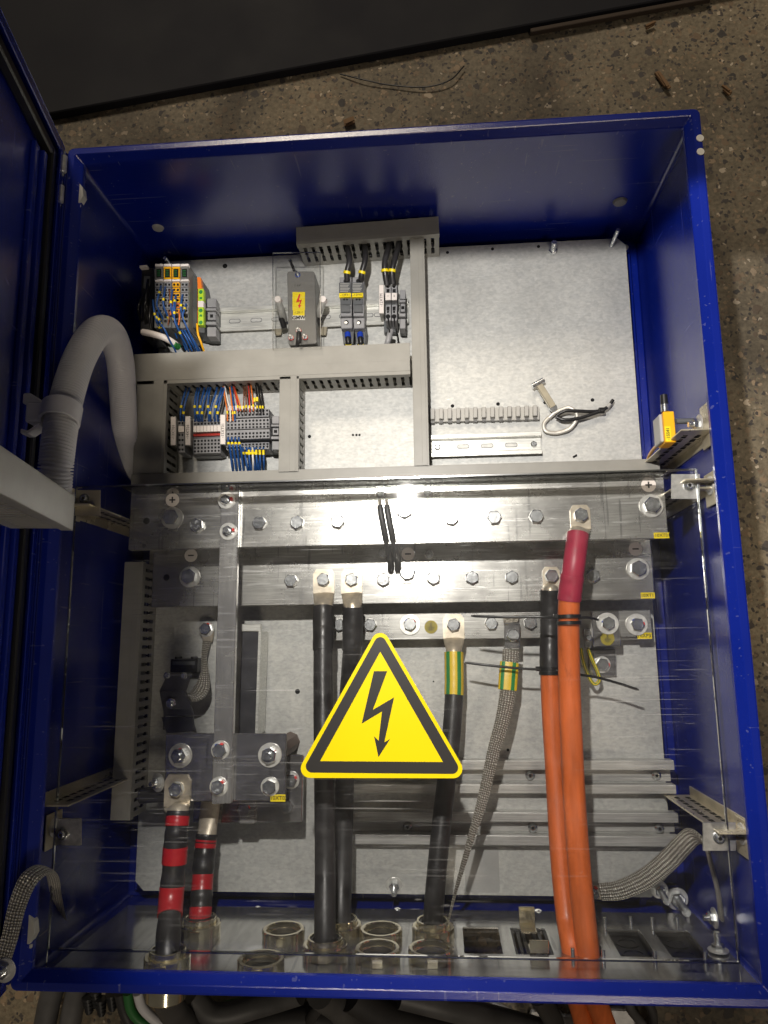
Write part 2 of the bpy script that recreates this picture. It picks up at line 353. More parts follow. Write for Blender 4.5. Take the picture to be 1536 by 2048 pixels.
# clear acrylic: thin sheet with fine scratches
def acrylic(name, edge=False, amount=1.0):
    m = bpy.data.materials.new(name); m.use_nodes = True; nt = m.node_tree; nt.nodes.clear()
    out = nt.nodes.new('ShaderNodeOutputMaterial')
    tr = nt.nodes.new('ShaderNodeBsdfTransparent'); tr.inputs[0].default_value = (.955,.955,.95,1) if not edge else (.6,.62,.6,1)
    gl = nt.nodes.new('ShaderNodeBsdfGlossy'); gl.inputs['Roughness'].default_value = .03 if not edge else .2
    fr = nt.nodes.new('ShaderNodeFresnel'); fr.inputs[0].default_value = 1.49
    mx = nt.nodes.new('ShaderNodeMixShader')
    if edge:
        mx.inputs[0].default_value = .45
        L(m, tr.outputs[0], mx.inputs[1]); L(m, gl.outputs[0], mx.inputs[2]); L(m, mx.outputs[0], out.inputs[0]); return m
    L(m, fr.outputs[0], mx.inputs[0]); L(m, tr.outputs[0], mx.inputs[1]); L(m, gl.outputs[0], mx.inputs[2])
    # scratches: three directions of very stretched noise, patchy
    masks = []
    for i, (sc, rot, lo) in enumerate((((14, 300, 3), .5, .765), ((2.5, 260, 3), .85, .735), ((3, 300, 3), -.6, .735), ((4, 600, 3), .3, .715))):
        n = N(m, 'ShaderNodeTexNoise', Scale=2.0, Detail=1.0); L(m, coords(m, sc, 'World', (0,0,rot)), n.inputs[0])
        r = ramp(m, n.outputs[0], [(lo, g3(0)), (lo+.02, g3(1))]); masks.append(r)
    a = masks[0]
    for b in masks[1:]: a = mixc(m, 1.0, a, b, 'ADD')
    pn = N(m, 'ShaderNodeTexNoise', Scale=6.0, Detail=3.0); L(m, coords(m, (1,1,1), 'World'), pn.inputs[0])
    a = mixc(m, 1.0, a, ramp(m, pn.outputs[0], [(.42, g3(0)), (.62, g3(1))]), 'MULTIPLY')
    dust = N(m, 'ShaderNodeTexNoise', Scale=420.0, Detail=2.0); L(m, coords(m, (1,1,1), 'World'), dust.inputs[0])
    a = mixc(m, 1.0, a, ramp(m, dust.outputs[0], [(.74, g3(0)), (.77, g3(.9))]), 'ADD')
    s_ = N(m, 'ShaderNodeSeparateColor'); L(m, a, s_.inputs[0])
    k = N(m, 'ShaderNodeMath', operation='MULTIPLY'); k.inputs[1].default_value = .16*amount; k.use_clamp = True; L(m, s_.outputs[0], k.inputs[0])
    # faint overall film of dirt and hand smudges
    sm2 = N(m, 'ShaderNodeTexNoise', Scale=9.0, Detail=6.0, Distortion=1.2); L(m, coords(m, (1,1.6,1), 'World', (0,0,.4)), sm2.inputs[0])
    sms = N(m, 'ShaderNodeSeparateColor'); L(m, ramp(m, sm2.outputs[0], [(.5, g3(0)), (.72, g3(.012*amount))]), sms.inputs[0])
    film = N(m, 'ShaderNodeMath', operation='ADD'); film.inputs[1].default_value = .003*amount; film0 = N(m, 'ShaderNodeMath', operation='ADD'); L(m, k.outputs[0], film0.inputs[0]); L(m, sms.outputs[0], film0.inputs[1]); L(m, film0.outputs[0], film.inputs[0])
    df = nt.nodes.new('ShaderNodeBsdfDiffuse'); df.inputs[0].default_value = (.75,.74,.72,1)
    g2 = nt.nodes.new('ShaderNodeBsdfGlossy'); g2.inputs['Roughness'].default_value = .35; g2.inputs[0].default_value = (.8,.8,.8,1)
    m3 = nt.nodes.new('ShaderNodeMixShader'); m3.inputs[0].default_value = .35; L(m, df.outputs[0], m3.inputs[1]); L(m, g2.outputs[0], m3.inputs[2])
    m2 = nt.nodes.new('ShaderNodeMixShader'); L(m, film.outputs[0], m2.inputs[0]); L(m, mx.outputs[0], m2.inputs[1]); L(m, m3.outputs[0], m2.inputs[2])
    L(m, m2.outputs[0], out.inputs[0]); return m
ACR = acrylic('scratched_clear_acrylic'); ACRE = acrylic('acrylic_cut_edge', True); ACR2 = acrylic('clear_shield', amount=.5)
# concrete with exposed aggregate
CONC = mat('exposed_aggregate_concrete', (.12,.09,.06), .75)
co = coords(CONC, (1,1,1), 'World')
wn = N(CONC, 'ShaderNodeTexNoise', Scale=90.0, Detail=3.0); L(CONC, co, wn.inputs[0])
wa = N(CONC, 'ShaderNodeVectorMath', operation='MULTIPLY_ADD'); L(CONC, wn.outputs[1], wa.inputs[0]); wa.inputs[1].default_value = (.014,.014,.014); L(CONC, co, wa.inputs[2])
n0 = N(CONC, 'ShaderNodeTexNoise', Scale=5.0, Detail=9.0, Roughness=.6); L(CONC, co, n0.inputs[0])
n1 = N(CONC, 'ShaderNodeTexNoise', Scale=140.0, Detail=6.0, Roughness=.7); L(CONC, co, n1.inputs[0])
base = mixc(CONC, 1.0, ramp(CONC, n0.outputs[0], [(.32, (.10,.082,.056)), (.52, (.165,.136,.093)), (.72, (.22,.182,.125))]), ramp(CONC, n1.outputs[0], [(.3, g3(.5)), (.7, g3(1.3))]), 'MULTIPLY')
hgt = None
for sc, thr, keep in ((64.0, .36, .52), (150.0, .42, .35), (38.0, .30, .66)):
    v = N(CONC, 'ShaderNodeTexVoronoi', Scale=sc); L(CONC, wa.outputs[0], v.inputs[0])
    s1 = N(CONC, 'ShaderNodeSeparateColor'); L(CONC, v.outputs['Color'], s1.inputs[0])
    inside = ramp(CONC, v.outputs['Distance'], [(thr-.05, g3(1)), (thr, g3(0))])
    on = ramp(CONC, s1.outputs[1], [(keep, g3(0)), (keep+.01, g3(1))])
    mk = mixc(CONC, 1.0, inside, on, 'MULTIPLY'); ms = N(CONC, 'ShaderNodeSeparateColor'); L(CONC, mk, ms.inputs[0])
    peb = ramp(CONC, s1.outputs[0], [(0, (.035,.032,.03)), (.35, (.06,.05,.045)), (.5, (.14,.10,.065)), (.8, (.21,.155,.10)), (.93, (.27,.20,.13)), (1, (.42,.36,.28))])
    base = mixc(CONC, ms.outputs[0], base, peb)
    hgt = mk if hgt is None else mixc(CONC, 1.0, hgt, mk, 'ADD')
st = N(CONC, 'ShaderNodeTexNoise', Scale=2.6, Detail=4.0, Distortion=.8); L(CONC, co, st.inputs[0])
base = mixc(CONC, 1.0, base, ramp(CONC, st.outputs[0], [(.36, (.48,.46,.44)), (.5, (.95,.95,.95)), (.66, (1.15,1.12,1.05))]), 'MULTIPLY')
L(CONC, base, bsdf(CONC).inputs['Base Color'])
hh = mixc(CONC, .5, hgt, n1.outputs[1])
b_ = N(CONC, 'ShaderNodeBump', Strength=.5, Distance=.002); L(CONC, hh, b_.inputs['Height']); L(CONC, b_.outputs[0], bsdf(CONC).inputs['Normal'])

# ================================================================ SETTING
mb = MB(); mb.add([(-4,-4,-.02),(4,-4,-.02),(4,4,-.02),(-4,4,-.02)], [(0,1,2,3)])
obj('floor', mb, CONC, kind='structure')

# dark panel lying on the floor beyond the cabinet
a = P(100,226,0.0); b = P(1320,0,0.0); d = (b-a).normalized(); n = Vector((-d.y, d.x, 0))
mb = MB(); mb.prism([tuple((a-d*.6)[:2]), tuple((b+d*.8)[:2]), tuple((b+d*.8+n*.9)[:2]), tuple((a-d*.6+n*.9)[:2])], -.0195, .0)
panel = obj('floor_panel', mb, RUBBERM, label='large dark grey smooth panel lying on the concrete above the blue cabinet', cat='panel', bevel=.002)
# wooden batten edge beside the panel
a2 = P(1060,55,-.005); b2 = P(1420,-12,-.005)
d2 = (b2-a2).normalized(); n2 = Vector((-d2.y,d2.x,0))
mb = MB(); mb.obox((a2+b2)/2-n2*.006+Vector((0,0,-.004)), d2, n2, (0,0,1), (b2-a2).length/2, .004, .005)
obj('wood_batten', mb, BATTEN, label='thin dark wooden batten along the edge of the dark panel', cat='batten', bevel=.001)
for k, (u, v, ang, ln, wd, lab) in enumerate(((1325,160,-1.1,.05,.009,'splintered wood chip on the concrete beyond the top right corner of the cabinet'),
        (1452,182,-1.0,.022,.006,'small pale wood chip lying further right on the concrete'), (700,243,.3,.02,.012,'curled brown wood chip lying against the top rim of the cabinet'),
        (1300,52,.4,.018,.004,'tiny wood splinter near the upper right edge of the picture'))):
    mb = MB(); p = P(u,v,-.014)
    for j in range(3):
        aa = ang+random.uniform(-.12,.12); mb.obox(p+Vector((random.uniform(-.002,.002),random.uniform(-.003,.003),.001+.0015*j)), (math.cos(aa),math.sin(aa),.1), (-math.sin(aa),math.cos(aa),0), (0,0,1), ln/2*random.uniform(.6,1), wd/2/(1+j*.5), .0018)
    obj('wood_chip', mb, WOOD, label=lab, cat='wood chip', group='wood chips on the concrete')
mb = MB(); mb.tube(path([(680,148,-.016),(730,160,-.012),(780,170,-.014),(850,174,-.012),(900,160,-.010),(928,132,-.012)], 8), .0012, n=8)
obj('wire_offcut', mb, BLACK, label='thin curved black wire offcut lying on the concrete above the cabinet', cat='wire')

# ================================================================ CABINET
cab = thing('blue_cabinet', 'blue sheet steel electrical cabinet lying on its back with open door', 'cabinet', (0,0,0))
def rrect(inset, z, r, n=4, W=.4, H=.5):
    x, y = W-inset, H-inset; r = max(r-inset*.5, .0012); o = []
    for cx, cy, a0 in ((x-r,y-r,0),(-x+r,y-r,90),(-x+r,-y+r,180),(x-r,-y+r,270)):
        for i in range(n+1):
            q = math.radians(a0+90*i/n); o.append((cx+r*math.cos(q), cy+r*math.sin(q), z))
    return o
rings = [(.0,-.0),(.0,.2965),(.001,.2992),(.003,.3),(.0095,.3),(.0105,.2992),(.0175,.291),(.0182,.2895),(.0182,.284),(.0175,.283),(.004,.283),(.0022,.281),(.0022,.0)]
mb = MB(); rs = [rrect(i, z, .008) for i, z in rings]; n = len(rs[0]); vs = [p for r in rs for p in r]
BS = 14  # bottom straight segment index (after third corner)
fs = []
for k in range(len(rs)-1):
    for i in range(n):
        if i == BS and k in (0, 11): continue
        fs.append((k*n+i, k*n+(i+1)%n, (k+1)*n+(i+1)%n, (k+1)*n+i))
mb.add(vs, fs)
xb = .39
mb.box(-xb-.0, xb, -.5, -.4978, 0, .052); mb.box(-xb, xb, -.5, -.4978, .286, .2965)
mb.box(-xb, -.372, -.5, -.4978, .052, .286); mb.box(.385, xb, -.5, -.4978, .052, .286)
obj('shell', mb, BLUE, cab)
mb = MB(); mb.box(-.398,.398,-.498,.498,0,.003)
# raised pressing round the back panel
for x0,x1,y0,y1 in ((.352,.385,-.47,.47),(-.385,-.352,-.47,.47),(-.385,.385,-.488,-.472),(-.385,.385,.472,.488)): mb.box(x0,x1,y0,y1,.003,.012)
obj('back_panel', mb, BLUE, cab, bevel=.002)
# gland plate in the bottom wall: sheet in the xz plane with rectangular cut-outs
cuts = []
for (ra, rb_, fa, fb) in ((926,995,928,1008),(1019,1088,1033,1110),(1112,1181,1138,1212),(1209,1276,1240,1312),(1303,1370,1340,1416)):
    x0 = (PY(ra,1858,-.4966).x+PY(fa,1911,-.4966).x)/2; x1 = (PY(rb_,1858,-.4966).x+PY(fb,1911,-.4966).x)/2
    cuts.append([x0, x1, .108, .190])
gx0, gx1, gz0, gz1 = -.378, .392, .048, .290
xs = sorted({gx0, gx1, *[c[0] for c in cuts], *[c[1] for c in cuts]}); zs = [gz0, .108, .190, gz1]
mb = MB()
for i in range(len(xs)-1):
    for k in range(3):
        if k == 1 and any(abs(c[0]-xs[i]) < 1e-6 for c in cuts): continue
        mb.box(xs[i], xs[i+1], -.4976, -.4956, zs[k], zs[k+1])
gp = obj('gland_plate', mb, GLANDP, cab)
# cover strips with sealing frames in the cut-outs
for i, cc in enumerate(cuts):
    mb = MB(); t = .003
    if i in (0,):
        continue
    mb.box(cc[0],cc[1],-.502,-.498,cc[2],cc[2]+t); mb.box(cc[0],cc[1],-.502,-.498,cc[3]-t,cc[3]); mb.box(cc[0],cc[0]+t,-.502,-.498,cc[2]+t,cc[3]-t); mb.box(cc[1]-t,cc[1],-.502,-.498,cc[2]+t,cc[3]-t)
    if i in (3,4):
        mb.box(cc[0],cc[1],-.506,-.503,cc[2],cc[3])
        for s in (.3,.7): mb.ring(((cc[0]+cc[1])/2, -.503, cc[2]+(cc[3]-cc[2])*s), (0,1,0), .014, .011, .001, 24)
    if i == 1:
        for q in (.2,.35,.65,.8): mb.box(cc[0]+(cc[1]-cc[0])*q-.002, cc[0]+(cc[1]-cc[0])*q+.002, -.506,-.499,cc[2],cc[3])
    obj('cable_entry_frame', mb, BLACK, cab)
mb = MB(); cx = (cuts[1][0]+cuts[1][1])/2
mb.box(cx-.010,cx+.010,-.494,-.492,.112,.132); mb.box(cx-.010,cx+.010,-.494,-.470,.110,.112); mb.box(cx-.006,cx+.006,-.492,-.4905,.118,.126)
obj('cable_clip', mb, NICK, cab, bevel=.0005); mb = MB()
mb.box(cx-.006,cx+.016,-.494,-.492,.168,.190); mb.box(cx-.006,cx+.016,-.494,-.480,.189,.191)
obj('cable_clip', mb, NICK, cab, bevel=.0005)

mb = MB(); mb.box(-.4085,-.4003,-.494,.494,.270,.2995); obj('hinge_strip', mb, BLUE, cab, bevel=.001)
# ---------- door, hinged on the left rim, standing up and leaning inwards
dd = Vector((.2,0,1)).normalized(); dn = Vector((1,0,-.2)).normalized(); d0 = Vector((-.401,0,.303))
def DW(s, y, nn): return d0+dd*s+dn*nn+Vector((0,y,0))
def dbox(mb, s0,s1,y0,y1,n0,n1): mb.obox(DW((s0+s1)/2,(y0+y1)/2,(n0+n1)/2), dd, (0,1,0), dn, (s1-s0)/2, (y1-y0)/2, (n1-n0)/2); return mb
mb = MB(); dbox(mb, 0,.79,-.498,.498,-.020,-.018)
for s0,s1,y0,y1 in ((0,.002,-.498,.498),(.788,.79,-.498,.498)): dbox(mb, s0,s1,y0,y1,-.018,0)
for y0,y1 in ((-.498,-.496),(.496,.498)): dbox(mb, .002,.788,y0,y1,-.018,0)
for s0,s1,y0,y1 in ((.002,.014,-.496,.496),(.776,.788,-.496,.496)): dbox(mb, s0,s1,y0,y1,-.002,0)
for y0,y1 in ((-.496,-.484),(.484,.496)): dbox(mb, .014,.776,y0,y1,-.002,0)
door = obj('door', mb, BLUE, cab, bevel=.0015)
mb = MB(); 
for s0,s1,y0,y1 in ((.016,.030,-.478,.478),(.758,.772,-.478,.478)): dbox(mb, s0,s1,y0,y1,-.017,-.004)
for y0,y1 in ((-.482,-.468),(.468,.482)): dbox(mb, .016,.772,y0,y1,-.0175,-.005)
obj('gasket', mb, BLACK, door, bevel=.002)
# stiffening upright on the inside of the door
mb = MB(); dbox(mb, .036,.048,-.46,.46,-.018,-.008); dbox(mb, .052,.066,-.46,.46,-.018,-.012)
obj('stiffener', mb, BLUE, door, bevel=.0012)
for (u, v) in ((127,328),(121,388)):
    p = P(u,v,.306)
    mb = MB(); mb.cyl((p.x,p.y-.011,p.z), (0,1,0), .0042, .022, 16); hg = obj('hinge', mb, WASH, cab)
    mb = MB(); mb.cyl((p.x,p.y-.018,p.z), (0,1,0), .0018, .036, 10); obj('pin', mb, ZINC, hg)
# discs (plugs) in walls
def disc(u, v, ypl, r, m_, name='wall_plug'):
    p = PY(u,v,ypl); mb = MB(); mb.cyl((p.x,ypl+.001,p.z), (0,-1,0), r, .003, 24, r*.85); return obj(name, mb, m_, cab)
disc(316,456,.4965,.009,LTGREY); disc(1240,404,.4965,.0105,DEVGREY)
for u, v in ((1401,276),(1402,303)):
    p = P(u,v,.3005); mb = MB(); mb.cyl((p.x-.0005,p.y,.2996), (0,0,1), .0045, .0012, 20); mb.cyl((p.x-.0005,p.y,.3008), (0,0,1), .0008, .0003, 8)
    obj('rim_plug', mb, WHITE, cab)
for u, v, sgn in ((157,385,1),(58,1855,-1)):
    p = PX(u,v,-.386); mb = MB()
    mb.prism([(p.x-.004,p.y-.016),(p.x+.003,p.y-.016),(p.x+.008,p.y-.006),(p.x+.006,p.y+.006),(p.x-.003,p.y+.018),(p.x-.004,p.y+.018)], p.z-.008, p.z+.002)
    mb.prism([(p.x-.003,p.y-.021),(p.x+.004,p.y-.021),(p.x+.004,p.y-.017),(p.x-.003,p.y-.017)], p.z-.006, p.z)
    o = obj('rim_clip', mb, LTGREY, cab, bevel=.0006)

# mounting plate
mp_ = thing('mounting_plate', 'flat galvanised mounting plate with small drilled holes on the cabinet back', 'mounting plate', (0,0,.012))
mb = MB(); cz = .012; X, Y = .3695, .4775
mb.prism([(-X,-Y+.012),(-X+.012,-Y),(X-.030,-Y),(X,-Y+.034),(X,Y-.012),(X-.012,Y),(-X+.012,Y),(-X,Y-.012)], .0425, ZP)
obj('sheet', mb, GALV, mp_)
mb = MB()
for x in (-.34,.33):
    for y in (-.45,.45): mb = MB(); mb.cyl((x,y,.012), (0,0,1), .008, .0305, 16); obj('spacer', mb, ZINC, mp_)
for (u, v, r) in ((895,505,.0025),(985,498,.0025),(1077,493,.0025),(905,812,.0028),(996,808,.0028),(1090,805,.0026),(1185,800,.0028),(619,873,.0026),(706,870,.0018),(713,870,.0018),(719,870,.0018),(595,1383,.0036),(450,532,.004),(1016,1500,.002),(867,1363,.0012)):
    p = P(u,v,ZP); mb = MB(); mb.cyl((p.x,p.y,ZP-.0005), (0,0,1), r, .0007, 16); obj('drilled_hole', mb, HOLE, mp_)
mb = MB(); mb.pq([(1145,913),(1153,908),(1155,912),(1147,916)], ZP+.0006, ZP); obj('scuff_mark', mb, HOLE, mp_)
p0 = P(928,1694,ZP); p1 = P(1000,1785,ZP)
mb = MB(); x0,x1,y0,y1 = p0.x,P(1000,1785,ZP).x,P(960,1785,ZP).y,P(960,1694,ZP).y; r = .004
mb.prism([(x0+r,y0),(x1-r,y0),(x1-.001,y0+.001),(x1,y0+r),(x1,y1-r),(x1-.001,y1-.001),(x1-r,y1),(x0+r,y1),(x0+.001,y1-.001),(x0,y1-r),(x0,y0+r),(x0+.001,y0+.001)], ZP, ZP+.0006)
obj('blank_sticker', mb, vary(mat('aged_sticker',(.34,.34,.33),.6), (.34,.34,.33), .12, 30), mp_)

# ================================================================ FASTENERS (shared meshes)
def hexhead(key, af, h, text=None, kind='bolt', stud=0):
    mb = MB(); R_ = af/2/math.cos(math.pi/6)
    mb.cyl((0,0,0), (0,0,1), R_, h*.82, 6, sm=False, rot=.25); mb.cyl((0,0,h*.82), (0,0,1), R_, h*.18, 6, R_*.86, sm=False, rot=.25)
    if kind == 'bolt':
        mb.ring((0,0,h), (0,0,1), af*.47, af*.40, h*.06, 24)
        if text:
            for s_, yy in zip(text, (af*.14, -af*.18)): t = text_mb(s_, af*.30, (0,yy,h+.0001), depth=.0003); mb.add(t.v, t.f)
    else:
        mb.cyl((0,0,h), (0,0,1), af*.30, stud, 16, af*.27); mb.ring((0,0,h), (0,0,1), af*.36, af*.30, .0006, 20)
    return mb.mesh(key, ZINC)
B17 = hexhead('hex_bolt_medium', .0160, .0062, ('CIW','8.8')); B19 = hexhead('hex_bolt_large', .0190, .0075, ('NDF','8.8'))
B10 = hexhead('hex_bolt_small', .0100, .0045, ('V',''));  N19 = hexhead('hex_nut', .0175, .008, None, 'nut', .005); N13 = hexhead('hex_nut_small', .0125, .006, None, 'nut', .006)
def washer(key, ro, ri, h):
    mb = MB(); mb.ring((0,0,0), (0,0,1), ro, ri, h, 32); return mb.mesh(key, WASH)
W30 = washer('flat_washer', .0148, .006, .0022); W20 = washer('spring_washer', .0093, .005, .0018); W24 = washer('plain_washer', .0115, .005, .0016); W12 = washer('small_washer', .0066, .003, .001)
mkb = MB(); mkb.box(-.0018,.0022,.0068,.0092,-.001,.0055); RMARK = mkb.mesh('paint_mark', REDP)
mkb = MB(); mkb.box(-.0028,.0012,.0066,.0088,-.001,.0055); BMARK = mkb.mesh('paint_mark_blue', BLUP)
def bolt(parent, p, me=B17, wm=W20, red=None, rot=None, bluem=None, name='bolt'):
    z = {W30:.0022, W20:.0018, W24:.0016, W12:.001}.get(wm, 0)
    rz = random.uniform(0, 6.28) if me in (N19, N13, B17, B19, B10) else 0
    base_rot = Euler(rot).to_matrix() if rot else Matrix.Identity(3)
    o = bpy.data.objects.new(name, me); COL.objects.link(o); o.parent = parent
    up = base_rot @ Vector((0,0,1)); o.location = Vector(p)+up*z-OFF[parent]
    o.rotation_euler = (base_rot @ Matrix.Rotation(rz, 3, 'Z')).to_euler()
    if wm:
        w_ = bpy.data.objects.new('washer', wm); COL.objects.link(w_); w_.parent = o; w_.location = (0,0,-z)
    for mk, a in ((RMARK, red), (BMARK, bluem)):
        if a is not None:
            m_ = bpy.data.objects.new('paint_mark', mk); COL.objects.link(m_); m_.parent = o; m_.rotation_euler = (0,0,math.radians(a)-rz)
    return o
def label_plate(parent, u0, v0, u1, v1, z, txt, size=None, ztop=.0006, col=None, name='label'):
    a = P(u0,v1,z); b = P(u1,v0,z); mb = MB(); mb.box(a.x,b.x,a.y,b.y,z,z+ztop); o = obj(name, mb, col or YEL, parent)
    if txt:
        t = text_mb(txt, size or (b.y-a.y)*.8, ((a.x+b.x)/2,(a.y+b.y)/2,z+ztop+.0002), depth=.0001, bold=.0001); obj('lettering', t, INK, o)
    return o
def round_sticker(parent, u, v, z, sign, r=.0092):
    p = P(u,v,z); mb = MB(); mb.cyl((p.x,p.y,z), (0,0,1), r, .0005, 32); o = obj('polarity_sticker', mb, PAPER, parent)
    mb = MB(); mb.box(p.x-.0042,p.x+.0042,p.y-.001,p.y+.001,z+.0005,z+.0008)
    if sign == '+': mb.box(p.x-.001,p.x+.001,p.y+.001,p.y+.0042,z+.0005,z+.0008); mb.box(p.x-.001,p.x+.001,p.y-.0042,p.y-.001,z+.0005,z+.0008)
    obj('sign', mb, INK, o)
def earth_sticker(parent, u, v, z, r=.0092):
    p = P(u,v,z); mb = MB(); mb.cyl((p.x,p.y,z), (0,0,1), r, .0005, 32); o = obj('earth_sticker', mb, mat('earth_sticker_yellow',(.55,.45,.03),.5), parent)
    mb = MB()
    for k in range(-4,5):
        c0 = k*.0021; h = math.sqrt(max(0, r*r-c0*c0))*.96
        mb.obox((p.x+c0*.7071,p.y-c0*.7071,z+.0006), (1,1,0), (-1,1,0), (0,0,1), h, .0004, .0002)
    mb.box(p.x-.0007,p.x+.0007,p.y-.001,p.y+.006,z+.0007,z+.0011); mb.box(p.x-.005,p.x+.005,p.y-.0018,p.y-.0005,z+.0007,z+.0011); mb.box(p.x-.003,p.x+.003,p.y-.0042,p.y-.003,z+.0007,z+.0011)
    obj('earth_symbol', mb, INK, o)

# ================================================================ CABLE DUCTS
def duct(p0, p1, width, label, z0=ZP, z1=.107, sides=(-1,1), pitch=.0122, name='cable_duct', slot=.0052, group='grey slotted cable ducts', ends=True, lidover=.0, wires=True):
    p0 = Vector((p0[0],p0[1],z0)); p1 = Vector((p1[0],p1[1],z0)); d = p1-p0; Ln = d.length
    t = thing(name, label, 'cable duct', p0, group, rot=(0,0,math.atan2(d.y,d.x))); h = z1-z0; hw = width/2
    mb = MB(); mb.box(0,Ln,-hw+.001,hw-.001,0,.002)
    k = int(Ln/pitch); st = (Ln-k*pitch)/2
    for s in (-1,1):
        ya, yb = (hw-.0022, hw-.0007) if s > 0 else (-hw+.0007, -hw+.0022)
        mb.box(0,Ln,ya,yb,.002,.010)
        mb.box(0,Ln,ya,yb,h-.014,h-.003)
        for i in range(k+1):
            x0 = max(0, st+i*pitch-(pitch-slot)/2); x1 = min(Ln, st+i*pitch+(pitch-slot)/2)
            mb.box(x0,x1,ya,yb,.010,h-.014)
            if i < k: # little break-off nibs halfway up each slot
                mb.box(x1,x1+.0014,ya,yb,h*.40,h*.46); mb.box(x1+slot-.0014,x1+slot,ya,yb,h*.40,h*.46)
    obj('trough', mb, DUCT, t)
    mb = MB(); mb.box(-.0005,Ln+.0005,-hw,hw,h-.002,h); mb.box(-.0003,Ln+.0003,-hw*.82,-hw*.12,h,h+.0005); mb.box(-.0005,Ln+.0005,-hw-.0012,-hw+.0004,h-.011,h); mb.box(-.0005,Ln+.0005,hw-.0004,hw+.0012,h-.011,h)
    obj('lid', mb, DUCT, t, bevel=.0006)
    if wires:
        mb = MB()
        for i in range(5):
            zz = .008+.008*i; yy = [(-hw*.4), hw*.3, -hw*.1, hw*.45, 0][i]
            mb.tube(catmull([(x*Ln/5+.002 if x<5 else Ln-.002, yy+random.uniform(-.002,.002), zz+random.uniform(-.002,.002)) for x in range(6)], 3), .0028, n=8)
        obj('wire_bundle', mb, BLACK, t)
    return t
zt = .107
def dh(u0,v0,u1,v1,z=zt,**k):     # horizontal duct through two lid corners
    a = P(u0,v0,z); b = P(u1,v1,z); w_ = abs(a.y-b.y); y = (a.y+b.y)/2
    return (a.x,y),(b.x,y),w_
def dv(u0,v0,u1,v1,z=zt):
    a = P(u0,v0,z); b = P(u1,v1,z); x = (a.x+b.x)/2; return (x,b.y),(x,a.y),abs(b.x-a.x)
a,b,w_ = dh(269,710,820,747); duct(a,b,w_,'wide grey slotted duct running left to right below the upper row of devices')
a,b,w_ = dv(821,470,857,930); duct(a,b,w_,'narrow tall grey duct standing upright between the terminal area and the bare plate')
a,b,w_ = dv(274,763,327,945); duct(a,b,w_-.002,'short broad grey duct at the left of the small terminal strip')
a,b,w_ = dv(561,754,595,942); duct(a,b,w_,'short narrow grey duct just right of the small terminal strip')
a = P(262,955,zt); b = P(1320,936,zt); yy = (P(800,934,zt).y+P(800,966,zt).y)/2
duct((a.x,yy),(b.x,yy),.024,'long thin grey duct crossing the whole plate just above the busbars', z1=.105)
a = P(593,472,.115); b = P(877,450,.115); 
duct((a.x,a.y),(b.x,b.y),.026,'grey duct at the very top, slightly tilted, with black cables in its slots', z1=.115)
a = P(246,1125,zt); b = P(290,1125,zt); e = P(222,1640,zt); f = P(258,1640,zt); xc = (a.x+b.x)/2
duct(((e.x+f.x)/2,e.y),(xc,a.y),(f.x-e.x),'tall grey slotted duct on the lower left beside the junction plates')

# duct fixed to the door
pts = [P(148,1027,.39), P(0,940,.575)]; d = (pts[1]-pts[0])
dt = thing('door_duct', 'grey slotted cable duct fixed across the inside of the open door', 'cable duct', pts[0])
ex = d.normalized(); ez = dn; ey = Vector((0,1,0)); ex = (dd).normalized()
hw, Ld = .0178, .36; o0 = Vector((pts[0].x,0.0,.39)); yc = 0.0
mb = MB(); mb.obox(o0+ex*Ld/2+ez*-.001, ex, ey, ez, Ld/2, hw+.001, .001)
mb.obox(o0+ex*Ld/2+ez*-.006+ey*(hw), ex, ey, ez, Ld/2, .0008, .006); mb.obox(o0+ex*Ld/2+ez*-.006-ey*(hw), ex, ey, ez, Ld/2, .0008, .006)
obj('lid', mb, DUCT, dt, bevel=.0005)
mb = MB(); mb.obox(o0+ex*Ld/2+ez*-.061, ex, ey, ez, Ld/2-.001, hw-.001, .001)
for s in (-1,1):
    mb.obox(o0+ex*Ld/2+ez*-.0545+ey*s*(hw-.0016), ex, ey, ez, Ld/2-.001, .0007, .0055)
    mb.obox(o0+ex*Ld/2+ez*-.010+ey*s*(hw-.0016), ex, ey, ez, Ld/2-.001, .0007, .006)
    for i in range(28): mb.obox(o0+ex*(.006+.0125*i)+ez*-.032+ey*s*(hw-.0016), ex, ey, ez, .0036, .0007, .018)
obj('trough', mb, DUCT, dt)

